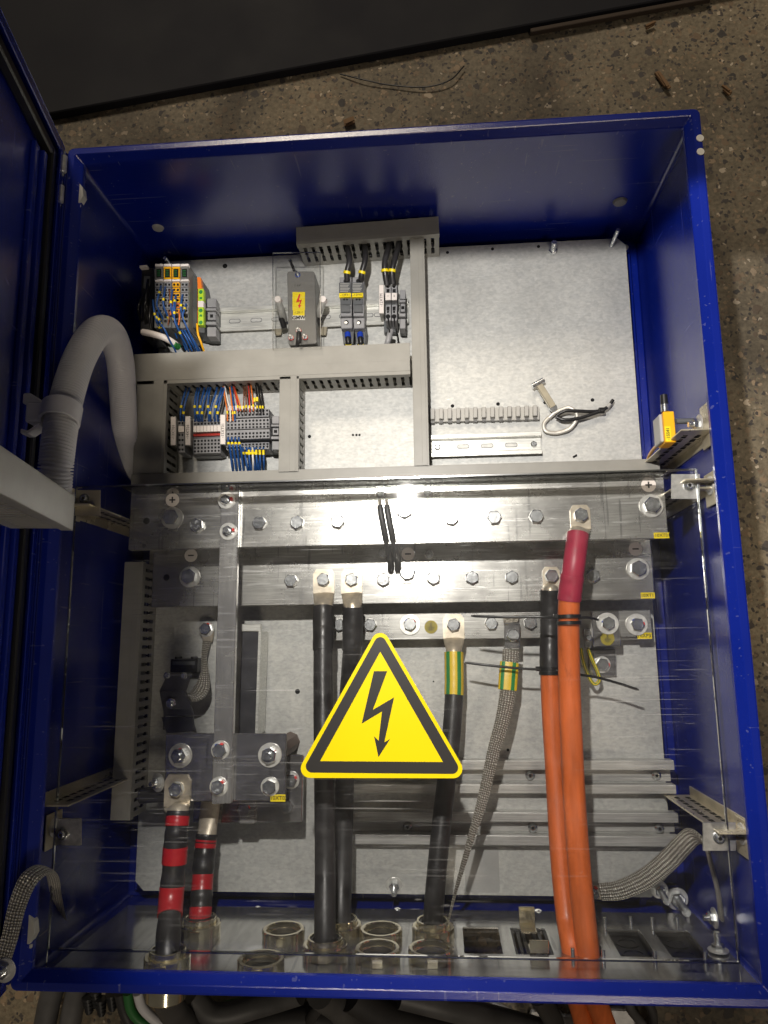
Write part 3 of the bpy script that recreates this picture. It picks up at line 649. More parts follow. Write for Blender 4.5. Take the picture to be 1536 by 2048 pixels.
# ================================================================ DIN RAILS
def din(u0, u1, yt, yb, z0, label, slots, screws=(), grp='top hat rails', lip=.006):
    # yt/yb world y of outer lips
    x0, x1 = u0, u1; t = thing('din_rail', label, 'mounting rail', (x0,(yt+yb)/2,z0), grp)
    mb = MB(); mb.box(x0,x1,yt-lip,yt,z0+.0085,z0+.0098); mb.box(x0,x1,yb,yb+lip,z0+.0085,z0+.0098)
    mb.box(x0,x1,yt-lip-.001,yt-lip,z0+.001,z0+.0098); mb.box(x0,x1,yb+lip,yb+lip+.001,z0+.001,z0+.0098)
    mb.box(x0,x1,yb+lip+.001,yt-lip-.001,z0,z0+.001)
    obj('profile', mb, STEEL, t, bevel=.0004)
    yc = (yt+yb)/2
    for sx_ in slots:
        mb = MB(); L2, r = .0085, .0026; pts = []
        for i in range(9): q = -math.pi/2+math.pi*i/8; pts.append((sx_+L2-r+r*math.cos(q), yc+r*math.sin(q)))
        for i in range(9): q = math.pi/2+math.pi*i/8; pts.append((sx_-L2+r+r*math.cos(q), yc+r*math.sin(q)))
        mb.prism(pts, z0+.0011, z0+.0014); o = obj('slot', mb, GALV, t)
        mb = MB(); inn = [(x_*1.0+(x_-sx_)*.10, yc+(y_-yc)*1.35) for x_, y_ in pts]; mb.prism(inn, z0+.001, z0+.00115); obj('slot_edge', mb, DKGREY, o)
    for sx_ in screws:
        bolt(t, (sx_, yc, z0+.0015), PAN, None, name='screw')
    return t
mbp = MB(); mbp.cyl((0,0,0), (0,0,1), .0048, .0014, 24, .0046); mbp.cyl((0,0,.0014), (0,0,1), .0046, .0016, 24, .0030); mbp.ring((0,0,.003), (0,0,1), .0022, .0016, .0004, 6); PAN = mbp.mesh('pan_screw', ZINC)
zr = ZP+.0015
ya = P(450,616,zr+.007).y; yb_ = P(450,664,zr+.007).y
xa = P(400,640,zr).x; xb_ = P(818,640,zr).x
din(xa, xb_, ya, yb_, zr, 'bright zinc mounting rail carrying the upper row of devices', [P(u,640,zr).x for u in (425,470,513,555,602,650,690,735,760)])
ya = P(960,868,zr+.007).y; yb_ = P(960,912,zr+.007).y
din(P(859,890,zr).x, P(1082,890,zr).x, ya, yb_, zr, 'short empty zinc mounting rail below the white comb block on the bare plate', [P(u,888,zr).x for u in (926,974,1022)], [P(875,893,zr).x, P(1067,887,zr).x])
ya = P(450,845,zr+.007).y; yb_ = ya-.035
din(P(335,860,zr).x, P(560,860,zr).x, ya, yb_, zr, 'zinc mounting rail under the small terminal strip', [])

def hat(v0, v1, v2, v3, uL, uR, label, sc):
    z0 = ZP; zl = ZP+.019
    x0 = P(uL,v0,zl).x; x1 = P(uR,v0,zl).x; um = 1000
    A, B, C_, D_ = [P(um,v,zl).y for v in (v0,v1,v2,v3)]
    t = thing('hat_rail', label, 'mounting rail', (x0,(A+D_)/2,z0), 'wide hat section rails at the bottom of the plate')
    mb = MB(); mb.box(x0,x1,B,A,zl-.005,zl); mb.box(x0,x1,D_,C_,zl-.005,zl)
    mb.box(x0,x1,A-.0015,A,z0,zl-.005); mb.box(x0,x1,D_,D_+.0015,z0,zl-.005)
    mb.box(x0,x1,B+.0002,B+.0017,z0+.001,zl-.005); mb.box(x0,x1,C_-.0017,C_-.0002,z0+.001,zl-.005); mb.box(x0+.001,x1-.001,C_+.0015,B-.0015,z0+.0004,z0+.002)
    obj('profile', mb, HAT, t, bevel=.002, seg=2)
    for u, v in sc: bolt(t, P(u,v,z0+.0025), PANL, None, name='screw')
mbp = MB(); mbp.cyl((0,0,0), (0,0,1), .0066, .002, 24, .0064); mbp.cyl((0,0,.002), (0,0,1), .0064, .0025, 24, .0034); mbp.ring((0,0,.0045), (0,0,1), .0032, .0022, .0004, 6); mbp.cyl((0,0,.0045),(0,0,1),.0022,.0002,6,mi=1); PANL = mbp.mesh('button_screw', [ZINC, HOLE])
hat(1521,1540,1569,1587, 640,1348,'upper of the two wide hat section rails at the bottom right', [(1060,1550),(1312,1550),(700,1550)])
hat(1625,1644,1671,1691, 703,1356,'lower of the two wide hat section rails at the bottom right', [(815,1653),(1065,1655),(1318,1656)])

# ================================================================ BUSBARS
def standoff(t, x, y, z1):
    mb = MB(); mb.cyl((x,y,ZP), (0,0,1), .014, z1-ZP, 8, sm=False); obj('insulator', mb, mat('insulator_brown',(.10,.05,.03),.5), t)
zB = .18
t = thing('busbar', 'upper long flat busbar, the plus bar, with a red sleeved cable bolted on', 'busbar', (0,.026,ZP), 'long flat busbars'); plus = t
a = P(262,985,zB); b = P(1337,1077,zB)
mb = MB(); mb.box(a.x,b.x,-.0127,.0665,zB-.010,zB); obj('bar', mb, BAR, t, bevel=.0008)
for x in (-.30,.02,.33): standoff(t, x, .03, zB-.010)
for u, v in ((395,1052),(520,1047),(595,1046),(676,1044),(903,1038),(988,1036),(1072,1034)): bolt(t, P(u,v,zB))
for u, v, r_ in ((345,1036,-40),(1302,1012,None),(809,1022,None)): bolt(t, P(u,v,zB), B19, W30, red=r_)
for u, v in ((762,987),(855,986)): bolt(t, P(u,v,zB), B10, W12)
for u, v in ((345,1000),(811,986),(1297,970)): round_sticker(t, u, v, zB, '+')
p = P(293,1042,zB); mb = MB(); mb.cyl((p.x,p.y,zB-.0002), (0,0,1), .0045, .0004, 20); obj('bolt_hole', mb, HOLE, t)
label_plate(t, 1308,1065,1338,1077, zB, '-10XT01')
zM = .11
t = thing('busbar', 'middle long flat busbar, the minus bar, in the shade of the plus bar', 'busbar', (0,-.045,ZP), 'long flat busbars'); minus = t
a = P(305,1150,zM); b = P(1306,1150,zM)
mb = MB(); mb.box(a.x,b.x,-.0855,-.004,zM-.010,zM); obj('bar', mb, BAR, t, bevel=.0008)
for x in (-.28,.02,.32): standoff(t, x, -.045, zM-.010)
for u, v in ((583,1162),(767,1160),(867,1157),(944,1156),(1023,1155),(1185,1152)): bolt(t, P(u,v,zM))
for u, v, r_ in ((380,1154,-60),(815,1146,-50),(1275,1138,-30)): bolt(t, P(u,v,zM), B19, W30, red=r_)
for u, v in ((766,1107),(858,1109)): bolt(t, P(u,v,zM), B10, W12)
for u, v in ((382,1111),(816,1108),(1271,1098)): round_sticker(t, u, v, zM, '-')
p = P(333,1155,zM); mb = MB(); mb.cyl((p.x,p.y,zM-.0002), (0,0,1), .0045, .0004, 20); obj('bolt_hole', mb, HOLE, t)
label_plate(t, 1282,1185,1309,1197, zM, '-10XT11')
zE = .08
t = thing('busbar', 'lowest and shortest flat busbar, the earth bar with round earth stickers', 'busbar', (.14,-.117,ZP), 'long flat busbars'); earth = t
a = P(668,1255,zE); b = P(1303,1250,zE)
mb = MB(); mb.box(a.x,b.x,-.1348,-.0985,zE-.008,zE); obj('bar', mb, BAR, t, bevel=.0007)
for x in (-.05,.33): standoff(t, x, -.117, zE-.008)
for u, v in ((680,1250),(741,1250),(982,1247),(1060,1246)): bolt(t, P(u,v,zE))
bolt(t, P(820,1249,zE), B17, W30, bluem=30, red=-50); bolt(t, P(1273,1249,zE), B17, W30, bluem=30, red=-80)
earth_sticker(t, 862, 1254, zE)
label_plate(t, 1275,1265,1303,1278, zE, '-10XP31')
mb = MB(); q0 = P(1183,1222,zE+.006); q1 = P(1243,1292,zE+.006)
mb.box(q0.x,q1.x,q1.y,q0.y,zE,zE+.005); sp2 = obj('saddle', mb, PLT, t, bevel=.001)
bolt(t, P(1215,1247,zE+.005), B17, W30, bluem=60); earth_sticker(t, 1215,1277, zE+.005)
mb = MB(); q0 = P(1168,1257,zE+.012); q1 = P(1184,1296,zE+.012); mb.box(q0.x,q1.x,q1.y,q0.y,zE+.0005,zE+.010); obj('terminal_clamp', mb, PLT, t, bevel=.0008)
bolt(t, P(1177,1276,zE+.010), PAN, None, name='screw')
# small earth plate
t = thing('earth_plate', 'small square galvanised plate with one bolt under the right end of the earth bar', 'plate', P(1205,1322,ZP))
mb = MB(); mb.pq([(1178,1300),(1232,1299),(1233,1352),(1180,1353)], ZP+.008, ZP); obj('sheet', mb, PLT, t, bevel=.0008)
bolt(t, P(1204,1329,ZP+.008), B17, W24, red=-90)
# upright bridge bar
t = thing('bridge_bar', 'upright flat metal bar joining the plus busbar to the junction plate', 'busbar', P(450,1300,zB))
zV = .190
q = [P(442,981,zV), P(478,978,zV), P(462,1607,zV), P(423,1609,zV)]
xl = (q[0].x+q[3].x)/2; xr = (q[1].x+q[2].x)/2
mb = MB(); mb.prism([(q[3].x,q[3].y),(q[2].x,q[2].y),(q[1].x,q[1].y),(q[0].x,q[0].y)], zB+.0005, zV); obj('bar', mb, BARV, t, bevel=.0008)
for u, v, me, wm in ((453,1001,N13,W24),(457,1063,N13,W24)): bolt(t, P(u,v,zV), me, wm, red=-80, name='nut')
bolt(t, P(441,1500,zV), B17, W24, red=-20, bluem=20); bolt(t, P(438,1573,zV), B17, W24, red=-40)
# channel bar behind it
t = thing('support_channel', 'dark upright channel with a bright end cap right of the bridge bar', 'channel', P(500,1350,ZP))
mb = MB(); mb.pq([(484,1262),(520,1262),(512,1470),(476,1470)], .09, ZP); obj('channel', mb, BLKSTEEL, t, bevel=.001)
mb = MB(); mb.pq([(482,1248),(522,1248),(522,1263),(482,1263)], .094, .085); obj('end_cap', mb, STEEL, t, bevel=.001)
mb = MB(); mb.pq([(517,1262),(522,1262),(515,1470),(510,1470)], .094, .05); obj('edge_strip', mb, STEEL, t)
# junction plates
t = thing('junction_plate', 'shiny junction plate at front left with two nuts and a yellow tag', 'junction plate', P(450,1530,ZP), 'bolted junction plates'); jp = t
mb = MB(); mb.pq([(331,1467),(572,1467),(570,1602),(328,1604)], zB, zB-.008); obj('plate', mb, PLT, t, bevel=.0012)
for u, v in ((361,1511),(540,1510)): bolt(t, P(u,v,zB), N19, W30, red=-60 if u>400 else -10, bluem=15, name='nut')
bolt(t, P(540,1573,zB), B17, W24)
label_plate(t, 541,1589,571,1603, zB, '-10XT02')
for u, v in ((361,1511),(540,1510)): pp_ = P(u,v,zB-.008); standoff(t, pp_.x, pp_.y, zB-.008)
t = thing('junction_plate', 'lower junction plate half hidden behind the shiny front one', 'junction plate', P(520,1580,ZP), 'bolted junction plates')
mb = MB(); mb.pq([(388,1512),(606,1510),(604,1645),(386,1647)], .11, .102); obj('plate', mb, PLT, t, bevel=.001)
bolt(t, P(582,1560,.11), B17, W24, red=-60); bolt(t, P(575,1612,.11), B17, None); bolt(t, P(490,1618,.11), B17, W20, red=-60)
mb = MB(); mb.pq([(478,1600),(510,1600),(510,1648),(478,1648)], .1165, .11); obj('strap', mb, BARV, t, bevel=.0008)
pp_ = P(560,1590,.1); standoff(t, pp_.x, pp_.y, .102); pp_ = P(410,1590,.1); standoff(t, pp_.x, pp_.y, .102)
# bracket left of the plates with a bracket-mounted box
t = thing('sensor_bracket', 'folded dark steel bracket with a hex nut on the lower left of the plate', 'bracket', P(355,1400,ZP))
mb = MB(); mb.pq([(336,1346),(384,1346),(372,1382),(318,1382)], .13, .127); mb.pq([(318,1381),(371,1381),(388,1432),(328,1432)], .132, .128); mb.pq([(322,1434),(386,1434),(388,1462),(333,1468)], .125, .121)
mb.pq([(330,1350),(336,1350),(330,1460),(325,1460)], .125, ZP)
obj('folded_sheet', mb, BLKSTEEL, t, bevel=.001)
bolt(t, P(344,1406,.132), N13, None, name='nut')
for u, v in ((334,1351),(368,1352)): bolt(t, P(u,v,.130), PAN, None, name='screw')
t = thing('relay_box', 'small matt black box above the folded steel bracket', 'box', P(366,1328,ZP))
mb = MB(); mb.pq([(341,1318),(395,1317),(394,1345),(340,1345)], .075, ZP); mb.pq([(349,1313),(353,1313),(353,1318),(349,1318)], .07, ZP); mb.pq([(381,1313),(385,1313),(385,1318),(381,1318)], .07, ZP); obj('case', mb, BLACK, t, bevel=.001)
mb = MB(); mb.pq([(345,1323),(390,1322),(390,1330),(345,1330)], .0755, .075); obj('rib', mb, DKGREY, t)
t = thing('clamp_bracket', 'curved dark clamp sticking out left of the front junction plate', 'clamp', P(300,1590,.1))
mb = MB(); mb.pq([(280,1580),(330,1575),(330,1604),(278,1604)], .14, .12); mb.tube([P(281,1592,.13),P(328,1588,.13)], .010, n=14); obj('arm', mb, BLKSTEEL, t, bevel=.001)
bolt(t, P(317,1565,.15), N13, W24, name='nut', rot=(0,-.5,0)); 
t = thing('plate_bolt', 'hex bolt with red mark holding the short copper braid at its top end', 'bolt', P(415,1260,ZP))
mb = MB(); mb.pq([(402,1262),(428,1262),(424,1284),(405,1284)], ZP+.012, ZP+.009); obj('lug', mb, LUG, t, bevel=.001)
mb = MB(); pp_ = P(415,1256,ZP); mb.cyl(pp_, (0,0,1), .008, .011, 12); obj('spacer', mb, RUB, t)
bolt(t, P(413,1258,ZP+.0125), B17, W24, red=-30)

# ================================================================ POWER CABLES
def cable(label, pp, r, m_, lug=None, marks=(), k=10, grp=None, end=None, wob=0, name='power_cable', rr=None):
    pts = catmull([(P(*p) if len(p) == 3 else Vector(p[:3])) for p in pp]+([Vector(end_) for end_ in end] if end else []), k)
    t = thing(name, label, 'cable', (pts[0].x,pts[0].y,ZP), grp)
    m = len(pts); rad = [r*(1+wob*math.sin(i*.9)*math.cos(i*.37)) for i in range(m)] if not rr else lerpl(rr, m)
    mb = MB(); mb.tube(pts, rad, n=20); obj('jacket', mb, m_, t)
    for a, b_, mm, ex, nm, lab in marks:   # sleeves by fraction of length
        i0, i1 = int(a*(m-1)), max(int(a*(m-1))+2, int(round(b_*(m-1)))); seg = pts[i0:i1+1]
        n_ = len(seg); sg = catmull(seg, 3)
        rs_ = [rad[i0]+ex*(1+.12*math.sin(j*.8)) for j in range(len(sg))]
        mb = MB(); mb.tube(sg, rs_, n=20); o = obj(nm, mb, mm, t)
        if lab: o['label'] = lab
    return t, pts
def lug(t, u, v, z, w2, ln, pts, cr, front=1, boltred=None, barrel=.03, twist=0):
    # palm plate under the bolt, then a crimp barrel narrowing into the cable
    c = P(u,v,z); mb = MB(); th = .003
    mb.prism([(c.x-w2*.7,c.y+ln*.5),(c.x+w2*.7,c.y+ln*.5),(c.x+w2,c.y+ln*.28),(c.x+w2,c.y-ln*.62),(c.x-w2,c.y-ln*.62),(c.x-w2,c.y+ln*.28)], z, z+th)
    a0 = Vector((c.x,c.y-ln*.60,z+th*.5)); tgt = pts[0]
    sec = [a0, a0.lerp(tgt,.35)+Vector((0,0,.001)), a0.lerp(tgt,.75), tgt, tgt+(pts[1]-pts[0]).normalized()*.004]
    mb.tube(sec, [w2*.99,w2*.93,cr*1.05,cr*.92,cr*.92], [th*.5,th*1.6,cr*.85,cr*.92,cr*.92], n=24)
    obj('cable_lug', mb, LUG, t, bevel=0); bolt(t, (c.x,c.y,z+th), B17, W20, red=boltred)
def glandY(u, v, y=-.484): return PY(u, v, y)
GC = {'A':glandY(335,1912), 'B':glandY(400,1846), 'C':glandY(650,1888), 'D':glandY(682,1848), 'E':glandY(866,1852), 'F':glandY(862,1896), 'G':glandY(567,1858), 'H':glandY(522,1918), 'I':glandY(762,1858), 'J':glandY(755,1896)}
def exitpts(g, dx=0, dz=-.03): return [(g.x,-.484,g.z),(g.x+dx*.2,-.53,g.z+dz*.4)]
SHR = ('heat_shrink',)
redm = lambda a, b_: (a, b_, REDT, .0004, 'red_tape_band', None)
t, pts = cable('thick black cable with three red tape bands hanging from the front junction plate', [(357,1622,.192),(353,1660,.197),(349,1720,.2),(342,1800,.205)], .0138, RUB, end=exitpts(GC['A']), wob=.05, marks=[redm(.06,.15), redm(.33,.42), redm(.55,.66)], grp='thick power cables')
lug(t, 356,1577, zB, .0165, .034, pts, .0132, boltred=None)
t, pts = cable('black cable with dull red bands set further back left of the black pair', [(414,1668,.118),(410,1700,.122),(405,1760,.13),(402,1810,.14)], .0135, RUB, end=exitpts(GC['B']), wob=.07, marks=[redm(.08,.18), redm(.36,.47), redm(.62,.74)], grp='thick power cables')
mb = MB(); c0 = P(422,1600,.1165); mb.tube([c0, c0.lerp(pts[0],.5), pts[0]], [.013,.013,.0125], [.0025,.005,.0115], n=20); obj('cable_lug', mb, LUG, t)
t, pts = cable('left one of the two thick black cables bolted side by side to the minus bar', [(647,1214,.122),(646,1300,.135),(646,1400,.145),(648,1550,.16),(650,1720,.172)], .0128, RUB, end=exitpts(GC['C']), marks=[(0,.16,RUB,.0012,'heat_shrink',None),(.06,.09,RUB,.0017,'heat_shrink',None)], grp='thick power cables')
lug(t, 648,1160, zM, .0148, .030, pts, .0125)
t, pts = cable('right one of the two thick black cables on the minus bar, behind the sign', [(706,1214,.122),(704,1300,.115),(697,1400,.10),(690,1550,.10),(685,1720,.115)], .0128, RUB, end=exitpts(GC['D']), marks=[(0,.16,RUB,.0012,'heat_shrink',None),(.06,.09,RUB,.0017,'heat_shrink',None)], grp='thick power cables')
lug(t, 704,1160, zM, .0148, .030, pts, .0125)
t, pts = cable('thick black cable with yellow and green sleeve bolted to the earth bar', [(908,1305,.092),(908,1390,.10),(900,1500,.11),(885,1630,.125),(872,1760,.14)], .0124, RUB, end=exitpts(GC['E']), marks=[(0.0,.16,YG,.0008,'striped_sleeve','yellow and green striped sleeve')], grp='thick power cables')
lug(t, 907,1250, zE, .0148, .030, pts, .0105)
# orange pair
og = 'thick power cables'
t, pts = cable('orange cable with black heat shrink top, the left and deeper of the orange pair', [(1101,1180,.118),(1101,1250,.112),(1100,1330,.115),(1103,1420,.115),(1111,1550,.12),(1120,1700,.135),(1133,1830,.155),(1146,1908,.178)], .0129, ORANGE,
      end=[(.218,-.55,.13),(.236,-.62,.09),(.25,-.75,.05)], marks=[(0,.215,RUB,.0009,'heat_shrink','black heat shrink sleeve')], grp=og)
lug(t, 1102,1153, zM, .0115, .026, pts, .0110)
t, pts = cable('orange cable with long red sleeve, the right and nearer of the orange pair', [(1156,1068,.192),(1148,1130,.2),(1138,1210,.19),(1138,1330,.18),(1142,1450,.175),(1149,1600,.175),(1160,1750,.18),(1176,1908,.186)], .0134, ORANGE,
      end=[(.238,-.55,.14),(.262,-.62,.10),(.29,-.75,.06)], marks=[(0,.19,REDS,.0003,'red_sleeve','dark red heat shrink sleeve'),(.135,.19,REDS,.0012,'red_sleeve','dark red heat shrink sleeve')], grp=og)
lug(t, 1160,1032, zB, .0125, .028, pts, .0118)
# black twin wires from small bolt on plus bar
for k, (uu, lab) in enumerate(((757,'left of two short black wires crimped under the small bolt on the plus bar'),(771,'right of two short black wires crimped under the small bolt on the plus bar'))):
    mb = MB(); pts = path([(uu+2,1000,.187),(uu+4,1022,.192),(uu+12,1065,.188),(uu+19,1100,.165),(uu+24,1122,.13),(uu+24,1140,.118)], 8)
    t = thing('control_wire', lab, 'wire', pts[0], 'short black wires between the plus and minus bars')
    mb.tube(pts[5:], .0041, n=12); obj('jacket', mb, RUB, t); mb = MB(); mb.tube(pts[:7], .0024, n=10); obj('ferrule', mb, LUG, t)
# braid hanging from clamp
def braid(label, pp, w_, th, side=(1,0,0), k=10, pts=None, name='copper_braid'):
    pts = pts or path(pp, k); m = len(pts); ws = lerpl(w_, m); mb = MB(); mb.tube(pts, ws, [th]*m if not isinstance(th, list) else lerpl(th, m), side=side, n=16)
    return mb, pts
t = thing('braided_strap', 'long copper braid tapering downwards from a bright clamp on the earth bar', 'braided strap', P(1020,1290,ZP), 'braided earth straps')
mb, pts = braid('', [(1022,1300,.10),(1016,1380,.108),(1005,1440,.112),(988,1500,.118),(965,1600,.125),(938,1690,.13),(912,1780,.13),(895,1850,.13)], [.0112,.0108,.0094,.0083,.0068,.0042,.0022,.0010], [.004,.004,.0035,.003,.003,.003,.0015,.001])
obj('braid', mb, BRAID, t)
mb = MB(); mb.tube(path([(1019,1325,.103),(1017,1350,.106),(1015,1380,.108)],5), .0127, .0052, n=20); obj('striped_sleeve', mb, YG, t)
mb = MB(); mb.pq([(1009,1245),(1040,1245),(1040,1298),(1008,1298)], .097, .094); mb.pq([(1009,1245),(1040,1245),(1040,1250),(1009,1250)], .099, .097); mb.pq([(1008,1293),(1040,1293),(1040,1298),(1008,1298)], .100, .097); cl = obj('clamp', mb, PLT, t, bevel=.001)
mb = MB(); mb.pq([(1006,1232),(1038,1230),(1036,1244),(1008,1246)], .094, .088); obj('braid_end', mb, BRAID, t)
bolt(t, P(1026,1271,.097), B17, None)
# small braid left
t = thing('braided_strap', 'short shiny copper braid curving down behind the bridge bar on the left', 'braided strap', P(410,1300,ZP), 'braided earth straps')
mb, pts = braid('', [(413,1283,.06),(408,1315,.068),(409,1345,.08),(404,1375,.09),(392,1392,.10),(376,1396,.11)], [.006,.004,.006,.012,.012,.010], .003)
obj('braid', mb, BRAID, t)
# right braid
t = thing('braided_strap', 'broad copper braid looping from the plate to the right wall at the bottom', 'braided strap', P(1190,1780,ZP), 'braided earth straps')
mb, pts = braid('', [(1200,1784,.052),(1240,1780,.060),(1290,1758,.075),(1335,1722,.10),(1365,1690,.135),(1388,1672,.16),(1410,1688,.18),(1425,1740,.17),(1437,1790,.16),(1442,1835,.15)], [.011,.012,.0125,.0125,.012,.011,.009,.007,.007,.008], .0025, side=(0,1,0))
obj('braid', mb, BRAID, t)
mb = MB(); mb.pq([(1180,1771),(1205,1772),(1205,1799),(1180,1798)], .052, .049); obj('cable_lug', mb, LUG, t)
bolt(t, P(1187,1786,.052), N13, None, red=-20, bluem=30, name='nut')
pR = P(1437,1836,.15); bolt(t, (pR.x-.004,pR.y,pR.z), N13, W24, rot=(0,-math.pi/2,0), red=90, name='nut')
# left braid
t = thing('braided_strap', 'copper braid looping over the left rim from the door to the cabinet', 'braided strap', P(60,1760,.2), 'braided earth straps')
mb, pts = braid('', [(2,1935,.34),(18,1880,.335),(35,1810,.33),(58,1758,.325),(88,1738,.30),(104,1750,.27),(112,1790,.23),(125,1840,.18),(150,1868,.13)], [.008,.009,.010,.0105,.0105,.009,.008,.007,.008], .0022, side=(1,0,0))
obj('braid', mb, BRAID, t)
bolt(t, P(10,1940,.34), N13, W24, red=90, name='nut')

# zip ties
def tie(label, pp, loop, r_loop, tail, hw=.0017):
    t = thing('cable_tie', label, 'cable tie', P(*pp[0]), 'black cable ties on the orange cables')
    mb = MB(); pts = path(pp, 8); mb.tube(pts, [hw*.5]+[hw]*(len(pts)-2)+[hw*.6], .0006, side=(0,1,0), n=8); obj('strap', mb, BLACK, t)
    for (u, v, z) in loop:
        c = P(u,v,z); mb = MB(); mb.ring((c.x,c.y-.0022,c.z), (0,1,0), r_loop+.0012, r_loop, .0044, 32); obj('loop', mb, BLACK, t)
    c = P(*pp[-1] if False else loop[0]); mb = MB(); mb.box(c.x-r_loop-.006,c.x-r_loop-.0005,c.y-.003,c.y+.003,c.z+.001,c.z+.008); obj('lock_head', mb, BLACK, t, bevel=.0005)
    tp = path(tail, 8); mb = MB(); mb.tube(tp, [.0017]*(len(tp)-1)+[.0008], .0006, side=(0,1,0), n=8); obj('tail', mb, BLACK, t)
tie('upper black cable tie with its tail pointing left and right across the earth bar', [(942,1232,.175),(1010,1234,.185),(1080,1234,.19),(1117,1236,.2)], [(1138,1233,.19),(1138,1246,.19)], .0137, [(1157,1236,.20),(1175,1235,.17),(1198,1240,.14)])
tie('lower black cable tie with a long left tail reaching the striped sleeve', [(930,1325,.12),(980,1331,.125),(1040,1337,.125),(1082,1339,.125)], [(1100,1337,.115),(1100,1346,.115)], .0133, [(1112,1341,.128),(1157,1349,.13),(1190,1354,.125),(1235,1366,.12),(1278,1380,.12)])
# yellow green loop wire
mb = MB(); mb.tube(path([(1162,1296,.085),(1166,1320,.085),(1176,1350,.08),(1188,1368,.078),(1198,1362,.078),(1196,1345,.08),(1184,1318,.085),(1176,1298,.088)], 8), .0024, n=12)
obj('earth_wire', mb, YG, label='thin yellow and green wire looping down right of the orange cables', cat='wire')

# ================================================================ GLAND NUTS AND STUDS
desc = {'A':'front nickel gland nut holding the cable with three red bands','B':'rear nickel gland nut holding the cable with dull red bands','C':'front nickel gland nut round the left black cable','D':'rear nickel gland nut round the right black cable',
 'E':'rear nickel gland nut round the earth cable','F':'empty front gland nut below the earth cable','G':'empty rear gland nut between the left cables and the black pair','H':'empty front gland nut, the leftmost empty one','I':'empty rear gland nut right of the black pair','J':'empty front gland nut right of the black pair'}
for k, g in GC.items():
    t = thing('gland_nut', desc[k], 'cable gland', (g.x,-.4956,g.z), 'nickel cable gland nuts')
    mb = MB(); mb.ring((g.x,-.4954,g.z), (0,1,0), .0262, .0205, .0125, 48, flats=8); obj('locknut', mb, NICK, t)
    hgt_ = .019
    if k in 'ABCDE': mb = MB(); mb.ring((g.x,-.4954,g.z), (0,1,0), .0203, .0172, hgt_, 40); obj('thread', mb, NICK, t)
    if k in 'ABCDE':
        mb = MB(); mb.ring((g.x,-.4950,g.z), (0,1,0), .0171, .0139, hgt_-.002, 32); obj('seal', mb, BLACK, t)
    else:
        mb = MB(); mb.ring((g.x,-.4954,g.z), (0,1,0), .0203, .0185, .006, 32); obj('thread', mb, NICK, t); mb = MB(); mb.cyl((g.x,-.4954,g.z), (0,1,0), .0184, .0004, 32); obj('bore', mb, HOLE, t)
    mb = MB(); mb.box(g.x-.004,g.x+.008,-.4952,-.4852,g.z+.0255,g.z+.0275); obj('key_tab', mb, NICK, t, bevel=.0004)
def stud(label, p, axis, L_, r=.0035, nut=None, parent=None):
    t = thing('threaded_stud', label, 'bolt', p, 'studs and screws at the cabinet edges'); a = Vector(axis).normalized()
    mb = MB(); mb.cyl(p, a, r, L_, 14); 
    k = int(L_/.0013)
    for i in range(k): mb.ring(Vector(p)+a*(i*.0013+.0002), a, r*1.12, r*.95, .0006, 14)
    obj('thread', mb, ZINC, t)
    if nut:
        rot = a.to_track_quat('Z','Y').to_euler(); bolt(t, Vector(p)+a*nut[0], nut[1], nut[2], rot=rot, name='nut')
stud('stud with a hex nut at the plate bottom between the black and the earth cable', P(788,1768,ZP), (0.05,-.35,1), .022, .0035, (.001,N13,W24))
stud('stud with hex nut on the cut corner of the plate at bottom right', P(1318,1778,ZP), (.0,-.15,1), .035, .004, (.001,N13,W24))
stud('larger stud with hex nut on the blue panel in the bottom right corner', P(1352,1795,.03), (.0,-.1,1), .045, .005, (.002,N19,W30))
stud('small stud standing on the gland plate left of the black pair', Vector(P(516,1822,.045)), (0,.2,.9), .008, .003, (.001,B10,W12))
stud('small stud standing behind the empty gland nuts right of the black pair', Vector(P(795,1825,.045)), (0,.2,.9), .010, .003, (.001,B10,W12))
stud('small stud standing behind the rectangular cable entries', Vector(P(1076,1828,.045)), (0,.2,.9), .010, .003, (.001,B10,W12))
pp_ = PY(1437,1905,-.4956); stud('stud with washer at the right end of the gland plate', pp_, (0,1,0), .022, .0035, (.002,N13,W24))
stud('long shiny screw with nut in the shade at the top edge of the plate', P(1105,505,ZP), (0,.25,1), .022, .004, (.001,N13,None))
stud('dull long screw standing near the top right corner of the plate', P(1222,492,ZP), (.05,.1,1), .04, .003)
stud('short screw pin behind the module stack at the upper left', P(350,545,ZP), (-.05,.1,1), .04, .003)
mb = MB(); p = P(1256,484,.03); mb.cyl((p.x,p.y,.012), (0,0,1), .0045, .003, 20); obj('plug', mb, LTGREY, label='small pale round plug in the blue back panel near the top right corner', cat='plug')
for i,(u,v) in enumerate(((1210,1852),(1262,1850),(1305,1852),(1355,1852),(1146,1914),(1207,1918),(1310,1920),(1411,1922))):
    p = PY(u,v,-.4956); mb = MB(); mb.cyl((p.x,-.4956,p.z), (0,1,0), .0022, .010, 10); obj('frame_screw', mb, ZINC, cab)
p = P(1310,1815,.02); mb = MB(); mb.ring((p.x,p.y,.012), (0,0,1), .020, .011, .004, 24); obj('lifting_eye', mb, BLUE, label='blue painted ring washer lying beside the large stud at bottom right', cat='washer')

